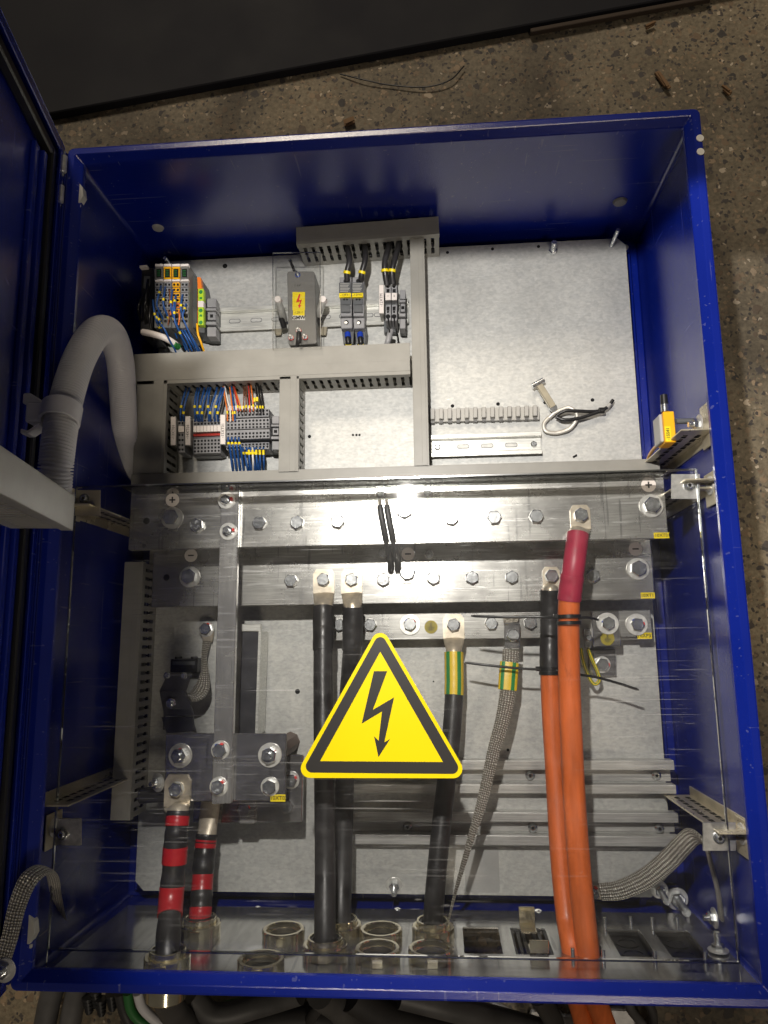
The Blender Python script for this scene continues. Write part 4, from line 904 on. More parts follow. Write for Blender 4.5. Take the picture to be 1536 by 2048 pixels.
# ================================================================ SIDE RAILS, BRACKETS AND COVER
def perf_rail(label, y, x0, x1, z0, z1, face, grp='perforated side rails'):
    t = thing('side_rail', label, 'mounting rail', ((x0+x1)/2,y,z0), grp); mb = MB()
    mb.box(x0,x1,y-.001,y+.001,z0,z1); xs_w = x1 if abs(x1) > abs(x0) else x0; sg = 1 if xs_w > 0 else -1
    mb.box(xs_w-.002*sg, xs_w, y-.012 if face < 0 else y+.001, y-.001 if face < 0 else y+.012, z0, z1)
    obj('strip', mb, CHROM, t, bevel=.0004)
    k = int((z1-z0-.03)/.018); mb = MB(); yy = y+face*.0011
    for i in range(k):
        zc = z0+.02+i*.018
        for xc in (x0+(x1-x0)*.3, x0+(x1-x0)*.7):
            mb.box(xc-.0028,xc+.0028,yy-.0003,yy+.0003,zc-.0035,zc+.0035); mb.box(xc-.0024,xc+.0024,yy-.0003,yy+.0003,zc+.0065,zc+.0085)
    obj('perforation', mb, HOLE, t)
    return t
XR = .3975
def pyx(u, v, x): return PX(u, v, x).y
ra = perf_rail('perforated yellowish rail on the right wall carrying the yellow sensor', .105, XR-.040, XR, .05, .262, -1)
rb = perf_rail('perforated rail on the right wall just under the upper right bracket', .045, XR-.040, XR, .05, .262, -1)
rc = perf_rail('perforated rail on the right wall near the lower right bracket', -.345, XR-.036, XR, .06, .262, 1)
rd = perf_rail('perforated rail on the left wall near the lower left bracket', -.318, -XR, -XR+.036, .06, .27, 1)
re_ = perf_rail('perforated rail in shade on the left wall behind the door duct', .035, -XR, -XR+.036, .06, .262, -1)
def wall_bracket(label, u0, v0, u1, v1, z, su, sv, tab, x_wall, y_w):
    # aluminium tab that holds the cover, and a foot on the rail at the wall
    t = thing('cover_bracket', label, 'bracket', P((u0+u1)/2,(v0+v1)/2,z), 'square brackets holding the clear cover')
    mb = MB(); mb.pq([(u0,v0),(u1,v0),(u1,v1),(u0,v1)], z, z-.002); o = obj('tab', mb, tab, t, bevel=.0004)
    bolt(t, P(su,sv,z), PANL, W12, name='screw')
    a = P((u0+u1)/2,(v0+v1)/2,z); sg = 1 if x_wall > 0 else -1
    mb = MB(); mb.box(min(a.x,x_wall),max(a.x,x_wall),y_w-.001,y_w+.001,z-.022,z-.003); mb.box(x_wall-sg*.003,x_wall-sg*.001,y_w-.02,y_w+.02,z-.03,z+.006)
    obj('foot', mb, CHROM, t, bevel=.0005)
    bolt(t, (x_wall-sg*.003, y_w+.004, z-.010), N13, W24, rot=(0,-sg*math.pi/2,0), name='nut')
ALU = metal('aluminium_tab', (.60,.60,.60), .38, (3,3,3), 60, .8, False)
wall_bracket('shiny square bracket holding the top right corner of the clear cover', 1343,948,1400,998, .247, 1377,972, ALU, XR, P(1400,975,.247).y)
wall_bracket('matt square bracket holding the lower right side of the clear cover', 1406,1645,1472,1702, .247, 1437,1675, ALU, XR, P(1470,1680,.247).y)
wall_bracket('pale translucent square bracket holding the lower left side of the clear cover', 112,1637,162,1691, .247, 126,1668, ALU, -XR, P(112,1665,.247).y)
wall_bracket('zinc square bracket at the top left corner of the cover beside the door duct', 150,980,200,1031, .247, 170,998, CHROM, -XR, P(150,1005,.247).y)
# sensor
t = thing('position_sensor', 'yellow block sensor with black cap on two rods at the right wall', 'sensor', P(1336,850,.2))
c = P(1338,852,.22); mb = MB(); q0 = P(1326,823,.22); q1 = P(1353,884,.22); mb.box(q0.x,q1.x,q1.y,q0.y,.19,.22); body_ = obj('body', mb, YPL, t, bevel=.0008)
mb = MB(); mb.box(q0.x-.004,q0.x,q1.y+.002,q0.y-.002,.188,.216); obj('face_plate', mb, LTGREY, t, bevel=.001)
mb = MB(); cc_ = P(1330,822,.212); mb.cyl((cc_.x,cc_.y-.001,cc_.z), (0,1,0), .0048, .010, 12); obj('collar', mb, ZINC, t)
mb = MB(); mb.cyl((cc_.x,cc_.y+.008,cc_.z), (0,1,0), .0048, .013, 20, .0044); obj('cap', mb, BLACK, t, bevel=.0005)
for v in (843,876):
    a = P(1352,v,.212); mb = MB(); mb.cyl(a, (1,0,0), .0035, XR-a.x-.001, 12); obj('rod', mb, DKGREY, t)
a = P(1329,853,.22); b = P(1343,883,.22); mb = MB(); mb.box(a.x,b.x,b.y,a.y,.22,.2205); lb = obj('label', mb, YEL, t)
obj('lettering', text_mb('-15S41', .0058, ((a.x+b.x)/2,(a.y+b.y)/2,.2207), ax=(0,1,0), ay=(-1,0,0), depth=.0001, bold=.0001), INK, lb)
mb = MB(); q = P(1412,840,.262); mb.box(XR-.004,XR-.002,q.y-.028,q.y+.026,.225,.268); mb.cyl((XR-.004,q.y-.02,.268),(0,1,0),.003,.042,12); obj('wall_foot', mb, CHROM, t, bevel=.001)
bolt(t, (XR-.012, q.y, .245), N13, W24, rot=(0,-math.pi/2,0), name='nut')
mb = MB(); mb.tube(path([(1318,890,.18),(1310,895,.15),(1300,908,.11),(1296,918,.09)],6), .0022, n=10); obj('lead', mb, YPL, t)

# clear cover
zc_ = .25; A_ = P(150,975,zc_); Bq = P(1395,935,zc_); cx0, cx1 = -.3865, .3755; cy0, cy1 = -.4775, .0602
t = thing('clear_cover', 'large scratched clear plastic cover over the busbars with folded edges', 'cover', (0,-.2,zc_))
mb = MB(); mb.box(cx0+.002,cx1-.002,cy0+.002,cy1-.002,zc_-.0015,zc_+.0015)
obj('sheet', mb, ACR, t)
mb = MB()
e = .0016
for x in (cx0,cx1-.0018): mb.box(x,x+.0018,cy0,cy1,zc_-.0015,zc_+.0015)
mb.box(cx0+.0018,cx1-.0018,cy0-.0002,cy0+.0016,zc_-.0015,zc_+.0015); mb.box(cx0+.0018,cx1-.0018,cy1-.0016,cy1+.0002,zc_-.0015,zc_+.0015)
obj('cut_edge', mb, ACRE, t)
mb = MB(); mb.obox((( cx0+cx1)/2, cy0-.009, zc_+.0006), (1,0,0), (0,1,-.06), (0,.06,1), (cx1-cx0)/2-.001, .0088, .0012); obj('bottom_flange', mb, ACR, t)
mb = MB(); mb.box(cx0-.002,cx1+.002,cy0-.0188,cy0-.0175,zc_-.001,zc_+.002); obj('cut_edge', mb, ACRE, t)
mb = MB(); mb.box(cx0+.06,cx1-.035,cy1-.003,cy1-.0004,.205,zc_-.0018); obj('top_flange', mb, ACR, t)
mb = MB(); mb.box(cx0+.06,cx1-.035,cy1-.003,cy1-.0004,.2035,.205); obj('cut_edge', mb, ACRE, t)

# warning sign on the cover
zs_ = zc_+.0016
def px2(pts, z): return [tuple(P(u,v,z)[:2]) for u, v in pts]
def round_tri(pts, r, n=7):
    out = []; m = len(pts)
    for i in range(m):
        p = Vector(pts[i]); a = (Vector(pts[i-1])-p).normalized(); b = (Vector(pts[(i+1)%m])-p).normalized()
        ang = a.angle(b); dist = r/math.tan(ang/2); c = p+(a+b).normalized()*(r/math.sin(ang/2)); s = p+a*dist; e_ = p+b*dist
        a0 = math.atan2(s.y-c.y,s.x-c.x); a1 = math.atan2(e_.y-c.y,e_.x-c.x); dlt = (a1-a0+math.pi)%(2*math.pi)-math.pi
        for k in range(n+1): q = a0+dlt*k/n; out.append((c.x+r*math.cos(q), c.y+r*math.sin(q)))
    return out
cr = lambda x, y: (560+x/3.84, 1240+y/3.84)
T0 = px2([cr(770,30), cr(1455,1215), cr(108,1212)], zs_)
T1 = px2([cr(770,85), cr(1405,1182), cr(165,1170)], zs_)
T2 = px2([cr(770,242), cr(1252,1090), cr(308,1083)], zs_)
t = thing('warning_sign', 'large yellow triangular high voltage warning sign with black lightning arrow', 'warning sign', P(764,1430,zs_))
mb = MB(); mb.prism(round_tri(T0, .0105), zs_, zs_+.0006); obj('sticker', mb, YSIGN, t)
outer = round_tri(T1, .007); inner = T2
# black frame: bridged strip between rounded outer loop and sharp inner loop
mb = MB(); zt_ = zs_+.0009
ccx = sum(p[0] for p in inner)/3; ccy = sum(p[1] for p in inner)/3
def cutray(poly, ang):
    dx, dy = math.cos(ang), math.sin(ang); best = None
    for i in range(len(poly)):
        (x1,y1),(x2,y2) = poly[i], poly[(i+1)%len(poly)]; ex_, ey_ = x2-x1, y2-y1; den = dx*ey_-dy*ex_
        if abs(den) < 1e-12: continue
        tt = ((x1-ccx)*ey_-(y1-ccy)*ex_)/den; ss = ((x1-ccx)*dy-(y1-ccy)*dx)/den
        if tt > 0 and -1e-6 <= ss <= 1+1e-6: best = tt if best is None else max(best, tt)
    return (ccx+dx*best, ccy+dy*best)
angs = sorted({round(math.atan2(p[1]-ccy,p[0]-ccx),6) for p in outer+list(inner)})
O = [cutray(outer,a) for a in angs]; I = [cutray(inner,a) for a in angs]; n = len(angs)
mb.add([(x,y,zt_) for x,y in O]+[(x,y,zt_) for x,y in I], [(i,(i+1)%n,n+(i+1)%n,n+i) for i in range(n)])
obj('black_border', mb, INK, t)
boltp = [(721,393),(823,393),(713,690),(876,594),(801,940),(845,914),(756,1053),(722,893),(757,927),(783,702),(627,796)]
mb = MB(); mb.prism(px2([cr(*q) for q in boltp], zt_), zs_+.0006, zt_); obj('lightning_arrow', mb, INK, t)

# ================================================================ UPPER LEFT DEVICES
ORD = ['first','second','third','fourth','fifth','sixth','seventh','eighth','ninth','tenth','eleventh','twelfth']
def wire(label, pp, r, m_, grp, marks=(), k=7):
    pts = path(pp, k); t = thing('wire', label, 'wire', pts[0], grp); mb = MB(); mb.tube(pts, r, n=8); obj('insulation', mb, m_, t)
    for f in marks:
        i = int(f*(len(pts)-2)); d = (pts[i+1]-pts[i]).normalized(); mb = MB(); mb.tube([pts[i]-d*.0020, pts[i]+d*.0020], r*1.3, n=8); obj('marker_sleeve', mb, YEL, t)
    return t
# bus coupler
t = thing('bus_coupler', 'dark bus coupler module at the far left end of the upper rail', 'module', P(292,600,ZP))
mb = MB(); mb.pq([(283,536),(308,535),(306,665),(280,668)], .112, ZP+.008); obj('case', mb, BLACK, t, bevel=.001)
mb = MB(); mb.pq([(279,531),(294,530),(294,534),(279,535)], .12, .112); obj('tag', mb, PAPER, t)
mb = MB(); mb.pq([(288,552),(300,552),(299,575),(287,576)], .114, .112); obj('connector', mb, DKGREY, t)
# io slices
cols = [(309.5,326),(326.8,343),(343.8,360),(360.8,377.5)]
acc = [LTGREY, YPL, YPL, LTGREY]; descs = ['first grey fronted input module of the stack','second module of the stack with a yellow frame round its light window','third module of the stack, yellow framed with a yellow terminal face','last grey fronted module of the stack, next to its bare side']
for i, (ua, ub) in enumerate(cols):
    z1 = .125; t = thing('io_module', descs[i], 'module', P(ua,600,ZP), 'input output modules of the upper left stack')
    mb = MB(); mb.pq([(ua,532),(ub,531),(ub-1,655),(ua-1,656)], z1-.004, ZP+.008); obj('case', mb, DKGREY if i<3 else DEVGREY, t, bevel=.0006)
    mb = MB(); mb.pq([(ua+.5,528),(ub-.5,527.5),(ub-.5,532),(ua+.5,532.5)], z1+.001, z1-.006); obj('tag', mb, PAPER, t); mb = MB(); mb.pq([(ua+.5,559),(ub-.5,558.5),(ub-.5,562),(ua+.5,562.5)], z1+.001, z1-.004); obj('tag', mb, PAPER, t)
    mb = MB(); mb.pq([(ua+.8,534),(ub-.8,533.5),(ub-.8,537),(ua+.8,537.5)], z1, z1-.004); mb.pq([(ua+.8,537),(ua+2.6,537),(ua+2.6,556),(ua+.8,556)], z1, z1-.004); mb.pq([(ub-3,537),(ub-1.,537),(ub-1.,556),(ub-3,556)], z1, z1-.004); mb.pq([(ua+.8,555),(ub-.8,555),(ub-.8,558),(ua+.8,558)], z1, z1-.004)
    obj('window_frame', mb, YPL if i in (1,2) else DEVGREY, t)
    mb = MB(); mb.pq([(ua+3,538),(ub-3.5,538),(ub-3.5,554.5),(ua+3,554.5)], z1-.001, z1-.004); wn_ = obj('light_window', mb, BLACK, t)
    mb = MB()
    for r_ in range(4): mb.pq([(ua+4.5,540+r_*3.5),(ub-6,540+r_*3.5),(ub-6,541.4+r_*3.5),(ua+4.5,541.4+r_*3.5)], z1-.0006, z1-.001)
    obj('light_row', mb, GRW, wn_)
    face_m = YPL if i == 2 else GREY
    for r_ in range(8):
        v = 565+r_*10.5; mb = MB(); mb.pq([(ua+1,v),(ub-1,v-.3),(ub-1,v+8),(ua+1,v+8.3)], z1-.001-.004*r_/8, z1-.01); o = obj('terminal', mb, face_m if (r_ < 3 or i != 2) else ORPL if i == 2 and r_%3==1 else face_m, t, bevel=.0003)
        mb = MB()
        for q in (.28,.72):
            uu = ua+(ub-ua)*q; mb.pq([(uu-2.2,v+2.0),(uu+2.2,v+2.0),(uu+2.2,v+6.2),(uu-2.2,v+6.2)], z1-.0005-.004*r_/8, z1-.002)
        obj('socket', mb, HOLE, o)
mb = MB(); a_ = [(377.5,531),(379,531),(395,565),(394,655),(377,657)]; mb.pq(a_, .100, ZP+.004); obj('end_plate', mb, vary(mat('smoked_side',(.07,.075,.07),.3),(.07,.075,.07),.3,20), label='dark smooth end plate closing the module stack on the right', cat='plate', bevel=.0006)
bw = 'blue wires at the upper left module stack'
for i, (u0, v0, u1, v1, u2, v2) in enumerate(((322,572,314,610,335,655),(331,574,327,610,348,660),(345,580,342,615,355,660),(352,590,346,625,362,668),(352,592,349,640,372,690),(365,590,362,620,375,655),(372,608,366,635,395,700),(310,625,316,640,318,658),(315,625,320,645,325,662),(318,640,330,660,350,700),(306,600,312,640,326,668))):
    wire(ORD[i]+' blue wire bending down from the upper left modules, with yellow sleeves', [(u0,v0,.127),((u0+u1)/2-1,(v0+v1)/2,.137),(u1,v1,.138),((u1+u2)/2-1,(v1+v2)/2,.125),(u2,v2,.105),(u2+6,v2+16,.09)], .0014, BLUEW, bw, (.3,.62) if i % 3 else (.15,))
for i, (u0, v0) in enumerate(((338,580),(341,600),(348,612),(357,620),(336,620))):
    wire(ORD[i]+' thin '+('orange' if i%2 else 'brown')+' jumper wire on the yellow framed modules', [(u0,v0,.127),(u0+2,v0+14,.133),(u0,v0+30,.128)], .0011, ORW if i%2 else BRW, 'short jumper wires on the modules')
for i, (u0,v0,u1,v1,u2,v2) in enumerate(((350,650,362,672,372,700),(358,652,372,675,384,702),(366,655,380,680,392,702),(372,655,388,682,400,702))):
    wire(ORD[i]+' from the left of four blue wires entering the duct below the modules', [(u0,v0,.112),(u1,v1,.11),(u2,v2,.09)], .0015, BLUEW, 'blue wires entering the duct below the modules')
t = thing('network_cable', 'pale pinkish data cable curving below the module stack', 'cable', P(300,668,.1))
mb = MB(); mb.tube(path([(286,664,.12),(305,668,.125),(330,676,.122),(347,686,.11),(354,692,.10)], 7), .0048, n=14); obj('jacket', mb, PAPER, t)
mb = MB(); mb.tube(path([(346,688,.112),(356,694,.10)], 3), .0052, n=14); obj('boot', mb, GRW, t)
for i,(u0,v0,u1,v1) in enumerate(((296,560,300,640),(300,575,292,650),(286,590,280,640),(303,600,308,680))):
    wire(('straight','leftward bent','short low','right')[i]+' one of the four black wires in the dark beside the bus coupler', [(u0,v0,.118),((u0+u1)/2-6,(v0+v1)/2,.128),(u1,v1,.11)], .002, BLACK, 'black wires beside the bus coupler')
# PE terminal
t = thing('earth_terminal', 'yellow green earth terminal with orange end beside the module stack', 'terminal block', P(400,600,ZP))
mb = MB(); mb.pq([(396,556),(402,556),(409,590),(409,665),(396,665)], .092, ZP+.006); obj('case', mb, DKGREY, t, bevel=.0005)
mb = MB(); mb.pq([(394,554),(401,554),(404,577),(395,578)], .100, .09); mb.pq([(394,578),(396,578),(395.5,655),(393.5,655)], .098, .09); obj('orange_end', mb, ORPL, t, bevel=.0005)
for v0,v1,m_ in ((577,602,YGR),(614,650,YGR)):
    mb = MB(); mb.pq([(396,v0),(407,v0),(407,v1),(396,v1)], .102, .092); obj('segment', mb, m_, t, bevel=.0005)
mb = MB(); mb.pq([(396,602),(407,602),(407,614),(396,614)], .102, .092); obj('tag', mb, PAPER, t)
mb = MB()
for v in (584,621,645): c = P(401.5,v,.1022); mb.cyl((c.x,c.y,.102), (0,0,1), .003, .0005, 14)
for v in (594,629): mb.pq([(399,v),(404,v),(404,v+4),(399,v+4)], .1025, .102)
obj('screw_opening', mb, GRN, t)
wire('yellow and green wire leading down from the earth terminal into the duct', [(394,648,.10),(396,668,.105),(402,685,.10),(408,702,.09)], .0017, YPL, None)
def endclamp(label, u0, u1, v0, v1, z=.088):
    t = thing('end_clamp', label, 'rail clamp', P(u0,(v0+v1)/2,ZP), 'grey end clamps on the rails'); H_ = v1-v0; mb = MB()
    mb.pq([(u0,v0+H_*.1),(u1,v0+H_*.1),(u1,v1),(u0,v1)], z-.014, ZP+.006); obj('foot', mb, DKGREY, t, bevel=.0006)
    mb = MB(); mb.pq([(u0+1,v0),(u1-1,v0),(u1-1,v0+H_*.22),(u0+1,v0+H_*.22)], z, z-.02); mb.pq([(u0-1,v0+H_*.24),(u1-1,v0+H_*.24),(u1-1,v0+H_*.30),(u0-1,v0+H_*.30)], z+.002, z-.02)
    mb.pq([(u0+2,v0+H_*.34),(u1-2,v0+H_*.34),(u1-2,v0+H_*.54),(u0+2,v0+H_*.54)], z-.002, z-.02); mb.pq([(u0-1,v0+H_*.58),(u1-1,v0+H_*.58),(u1-1,v0+H_*.66),(u0-1,v0+H_*.66)], z+.002, z-.02)
    mb.pq([(u0+1,v0+H_*.72),(u1-1,v0+H_*.72),(u1-1,v0+H_*.96),(u0+1,v0+H_*.96)], z-.001, z-.02); obj('body', mb, GREY, t, bevel=.0006)
    um = (u0+u1)/2; vm = v0+H_*.44; mb = MB(); mb.pq([(um-3,vm-3),(um+3,vm-3),(um+3,vm+3),(um-3,vm+3)], z-.0015, z-.003); obj('screw_recess', mb, HOLE, t)
endclamp('grey end clamp beside the yellow green earth terminal on the upper rail', 413, 433, 597, 676)
endclamp('grey end clamp right of the two large grey terminals, at the tall duct', 799, 812, 580, 660)
endclamp('grey end clamp at the right end of the small terminal strip', 543, 559, 832, 902)

# transformer-like device behind a clear shield
t = thing('measuring_device', 'grey potted device with yellow lightning label behind a small clear shield', 'device', P(602,615,ZP))
zD = .098
mb = MB(); rr_ = px2([(574,542),(629,542),(634,687),(577,691)], zD); mb.prism(round_tri(rr_, .004, 4), ZP+.006, zD); obj('case', mb, DEVGREY, t, bevel=.0015, seg=2)
mb = MB(); mb.pq([(629,570),(633,575),(636,665),(633,672)], .07, ZP+.006); obj('side_rib', mb, DKGREY, t)
a = P(585,584,zD); b = P(610,620,zD); mb = MB(); mb.pq([(585,584),(610,584),(610,620),(585,620)], zD+.0006, zD); mb.pq([(586,620),(609,620),(609,631),(586,631)], zD+.0006, zD); lb = obj('label', mb, YEL, t)
mb = MB(); mb.pq([(598,588),(601,588),(598,601),(604,599),(600,611),(603,610),(598,617),(596,609),(598,610),(600,603),(592,605)], zD+.0010, zD+.0007); obj('lightning_mark', mb, REDP, lb)
obj('lettering', text_mb('-12R11', .0050, P(597.5,625,zD+.0008), depth=.0001), INK, lb)
mb = MB(); mb.pq([(585,631),(610,631),(610,640),(585,640)], zD+.0006, zD); lb = obj('name_tag', mb, WHITE, t)
obj('lettering', text_mb('GMW', .0078, P(597.5,635.5,zD+.0008), depth=.0001, bold=.0003), INK, lb)
obj('lettering', text_mb('1 kV', .0055, P(595,571,zD+.0004), depth=.0001), INK, t)
for u, v in ((596,551),(598,663),(583,677),(611,676)):
    mb = MB(); c = P(u,v,zD); mb.cyl((c.x,c.y,zD), (0,0,1), .0036, .004, 14); mb.cyl((c.x,c.y,zD+.004), (0,0,1), .0018, .008, 10); o = obj('terminal_screw', mb, ZINC, t)
    mb = MB(); mb.ring((c.x,c.y,zD+.002), (0,0,1), .0042, .003, .0012, 14); obj('mark', mb, REDP if v > 600 else BLUP, o)
for u, sg in ((556,-1),(646,1)):
    mb = MB(); mb.tube(path([(u,602,.10),(u+sg*-8,625,.085),(u-sg*12,640,.07)],4), .0055, n=12); o = obj('spring_lever', mb, WASH, t)
    mb = MB(); c = P(u,601,.102); mb.cyl((c.x,c.y+.001,c.z-.006), (0,0,1), .0062, .009, 14, .005); obj('knob', mb, PAPER, o)
    mb = MB(); mb.tube(path([(u-sg*6,635,.08),(u-sg*13,655,.07)],3), .0045, n=10); obj('rubber_foot', mb, BLACK, o)
    mb = MB(); mb.pq([(u-9,651),(u+9,651),(u+6,670),(u-6,670)], .056, .053); obj('hook', mb, CHROM, t, bevel=.001)
wire('thick black lead entering the bottom of the grey potted device', [(598,665,.108),(597,680,.11),(595,695,.10)], .0038, RUB, None)
mb = MB(); mb.pq([(545,505),(640,504),(641,694),(545,697)], .118, .1165); o = obj('clear_shield', mb, ACR2, label='small clear plastic shield standing in front of the grey potted device', cat='shield')
mb = MB(); 
for q in ([(545,505),(546,505),(546,697),(545,697)],[(639.5,504),(640.5,504),(641.5,694),(640.5,694)],[(546,504.5),(639,503.5),(639,504.8),(546,505.8)]): mb.pq(q, .1182, .1163)
OFF[o] = OFF[o]; obj('cut_edge', mb, ACRE, o)
for u, v in ((580,520),(600,690)): mb = MB(); c = P(u,v,.1163); mb.cyl((c.x,c.y,ZP), (0,0,1), .0025, .1163-ZP, 10); obj('spacer', mb, ACR2, o)

# fuse holders
for i, (u0, u1, tx) in enumerate(((678,702.5,'-12F31'),(703.5,727,'-12F41'))):
    t = thing('fuse_holder', ('left' if i == 0 else 'right')+' one of the two grey fuse holders, yellow tag reading '+tx, 'fuse holder', P(u0,620,ZP), 'grey fuse holders on the upper rail')
    z1 = .098; mb = MB(); mb.pq([(u0+1,554),(u1,553),(u1+1,632),(u0+3,632)], z1-.004, ZP+.006); mb.pq([(u0+3,636),(u1+2,635),(u1+2,656),(u0+4,657)], z1-.008, ZP+.006); obj('case', mb, GREY, t, bevel=.001)
    mb = MB(); mb.pq([(u0+3,630),(u1+1,630),(u1+2,637),(u0+3,637)], z1-.016, ZP+.006); mb.pq([(u0+5,656),(u1+6,655),(u1+4,688),(u0+9,688)], z1-.022, ZP+.006); obj('lower_case', mb, DKGREY, t, bevel=.0008)
    mb = MB(); mb.pq([(u0,565),(u1-1,564),(u1-1,585),(u0,586)], z1+.001, z1-.006); pl = obj('print_panel', mb, DKGREY, t, bevel=.0003)
    mb = MB()
    for r_ in range(6): mb.pq([(u0+2,567+r_*3),(u1-3-(r_*1.7)%5,567+r_*3),(u1-3-(r_*1.7)%5,568+r_*3),(u0+2,568+r_*3)], z1+.0013, z1+.001)
    obj('fine_print', mb, LTGREY, pl)
    mb = MB(); mb.pq([(u0+.5,586.5),(u1-1,585.5),(u1-1,593.5),(u0+.5,594.5)], z1+.001, z1-.006); lb = obj('label', mb, YEL, t)
    obj('lettering', text_mb(tx, .0052, P((u0+u1)/2,590,z1+.0012), depth=.0001), INK, lb)
    mb = MB(); mb.pq([(u0+3,596),(u1-1,596),(u1-1,609),(u0+3,609)], z1-.002, z1-.008); mb.pq([(u0+4,610),(u1-2,610),(u1-2,624),(u0+4,624)], z1, z1-.008); sw = obj('fuse_drawer', mb, DKGREY, t, bevel=.0006)
    mb = MB()
    for q in (.38,.62): c = P(u0+(u1-u0)*q+1,599,z1-.002); mb.cyl((c.x,c.y,c.z), (0,0,1), .0016, .0004, 10)
    obj('test_hole', mb, HOLE, sw)
    c = P((u0+u1)/2+2.5,645,z1-.008); mb = MB(); mb.cyl((c.x,c.y,c.z), (0,0,1), .0036, .0004, 16); sc_ = obj('screw_recess', mb, HOLE, t); mb = MB(); mb.cyl((c.x-.0006,c.y-.0006,c.z+.0004), (0,0,1), .0024, .0004, 14); obj('screw_head', mb, ZINC, sc_)
    c = P((u0+u1)/2+1.5,563,z1-.004); mb = MB(); mb.cyl((c.x,c.y,z1-.004), (0,0,1), .0034, .002, 16); obj('wire_inlet', mb, BLACK, t)
    mb = MB(); mb.tube(path([((u0+u1)/2+5,668,.08),((u0+u1)/2+6,682,.085),((u0+u1)/2+7,694,.08)],5), .0042, n=14); lw = obj('lower_wire', mb, BLACK, t)
    mb = MB(); mb.tube(path([((u0+u1)/2+5,667,.081),((u0+u1)/2+5.5,676,.084)],3), .0047, n=14); obj('blue_ferrule', mb, mat('ferrule_blue',(.01,.04,.35),.35), lw)
    mb = MB(); mb.tube(path([((u0+u1)/2+6.5,688,.083),((u0+u1)/2+7,694,.08)],3), .0046, n=14); obj('marker_sleeve', mb, YEL, lw)
for i, pp in enumerate(([(694,562,.098),(694,545,.105),(699,520,.108),(695,495,.095),(690,475,.085)],[(722,560,.098),(724,545,.105),(731,515,.108),(729,490,.095),(722,470,.085)],[(774,570,.10),(770,545,.108),(770,520,.11),(777,495,.10),(776,470,.085)],[(786,568,.10),(784,545,.108),(789,520,.11),(797,490,.10),(796,465,.085)])):
    lab = ('left fuse holder','right fuse holder','left large grey terminal','right large grey terminal')[i]
    wire('black cable with yellow sleeve rising from the '+lab+' into the top duct', pp, .0044, RUB, 'black cables entering the top duct', (.27,) if i<2 else (.33,))

# two large terminals
for i, (u0,u1) in enumerate(((770,782),(782.5,794))):
    t = thing('terminal_block', ('left' if i==0 else 'right')+' one of the two large grey terminals under the black cables', 'terminal block', P(u0,610,ZP), 'large grey terminals on the upper rail')
    z1=.092; mb = MB(); mb.pq([(u0+.5,570),(u1,569),(u1,600),(u0+.5,601)], z1, ZP+.006); mb.pq([(u0+1,610),(u1,609),(u1,641),(u0+1,642)], z1, ZP+.006); obj('case', mb, GREY, t, bevel=.0006)
    mb = MB(); mb.pq([(u0+1,601),(u1,601),(u1,610),(u0+1,610)], z1-.012, ZP+.006); mb.pq([(u0-2,640),(u1,640),(u1,664),(u0-2,664)], z1-.03, ZP+.006); obj('foot', mb, DKGREY, t)
    mb = MB(); mb.pq([(u0+.8,586),(u1-.5,586),(u1-.5,600),(u0+.8,600)], z1+.001, z1); o = obj('tag', mb, PAPER, t); um = (u0+u1)/2
    obj('lettering', text_mb(('1','2')[i], .0045, P(um,592,z1+.0012), depth=.0001), INK, o)
    mb = MB(); mb.pq([(um-3,578),(um+3,578),(um+3,585),(um-3,585)], z1+.0004, z1); mb.pq([(um-3,613),(um+3,613),(um+3,621),(um-3,621)], z1+.0004, z1)
    for v, r_ in ((574,.0018),(624,.0018),(633,.0036)): c = P(um,v,z1); mb.cyl((c.x,c.y,z1), (0,0,1), r_, .0004, 14)
    obj('socket', mb, HOLE, t)
    wire('thin black wire from the '+('left' if i==0 else 'right')+' large terminal down to the duct', [(um,634,z1),(um+2,655,.1),(um+4+i*4,675,.09),(um+3+i*4,695,.08)], .0012, BLACK, 'thin black wires below the large terminals')
def tag(label, u0, u1, v0, v1, z, txt=None):
    t = thing('strip_tag', label, 'label holder', P((u0+u1)/2,(v0+v1)/2,ZP), 'upright pale label holders')
    mb = MB(); mb.pq([(u0,v0),(u1,v0),(u1,v1),(u0,v1)], z, z-.004); mb.pq([(u0+1,v0+3),(u1-1,v0+3),(u1-1,v1-3),(u0+1,v1-3)], z-.004, ZP+.006); obj('holder', mb, LTGREY, t, bevel=.0004)
    mb = MB(); mb.pq([(u0+1,v0+1),(u1-1,v0+1),(u1-1,v1-1),(u0+1,v1-1)], z+.0005, z); o = obj('paper', mb, PAPER, t)
    if txt: obj('lettering', text_mb(txt, .0062, P((u0+u1)/2,(v0+v1)/2+2,z+.0007), ax=(0,1,0), ay=(-1,0,0), depth=.0001), INK, o)
tag('pale label holder reading -12XTM left of the two large grey terminals', 757.5,768,569,627,.096,'-12XTM')
tag('leftmost label holder of the small terminal strip, in shade', 341,352,833,891,.098,'-13XT01')
tag('second label holder of the small terminal strip, in shade', 370,381,832,891,.098,'-14XT01')
tag('third and brightest label holder, reading -15XT01, in the middle of the terminal strip', 440,451,829,889,.102,'-15XT01')
wire('thick grey cable rising out of the duct below the two large terminals', [(782,662,.09),(777,678,.095),(773,695,.09)], .0045, GREY, None)

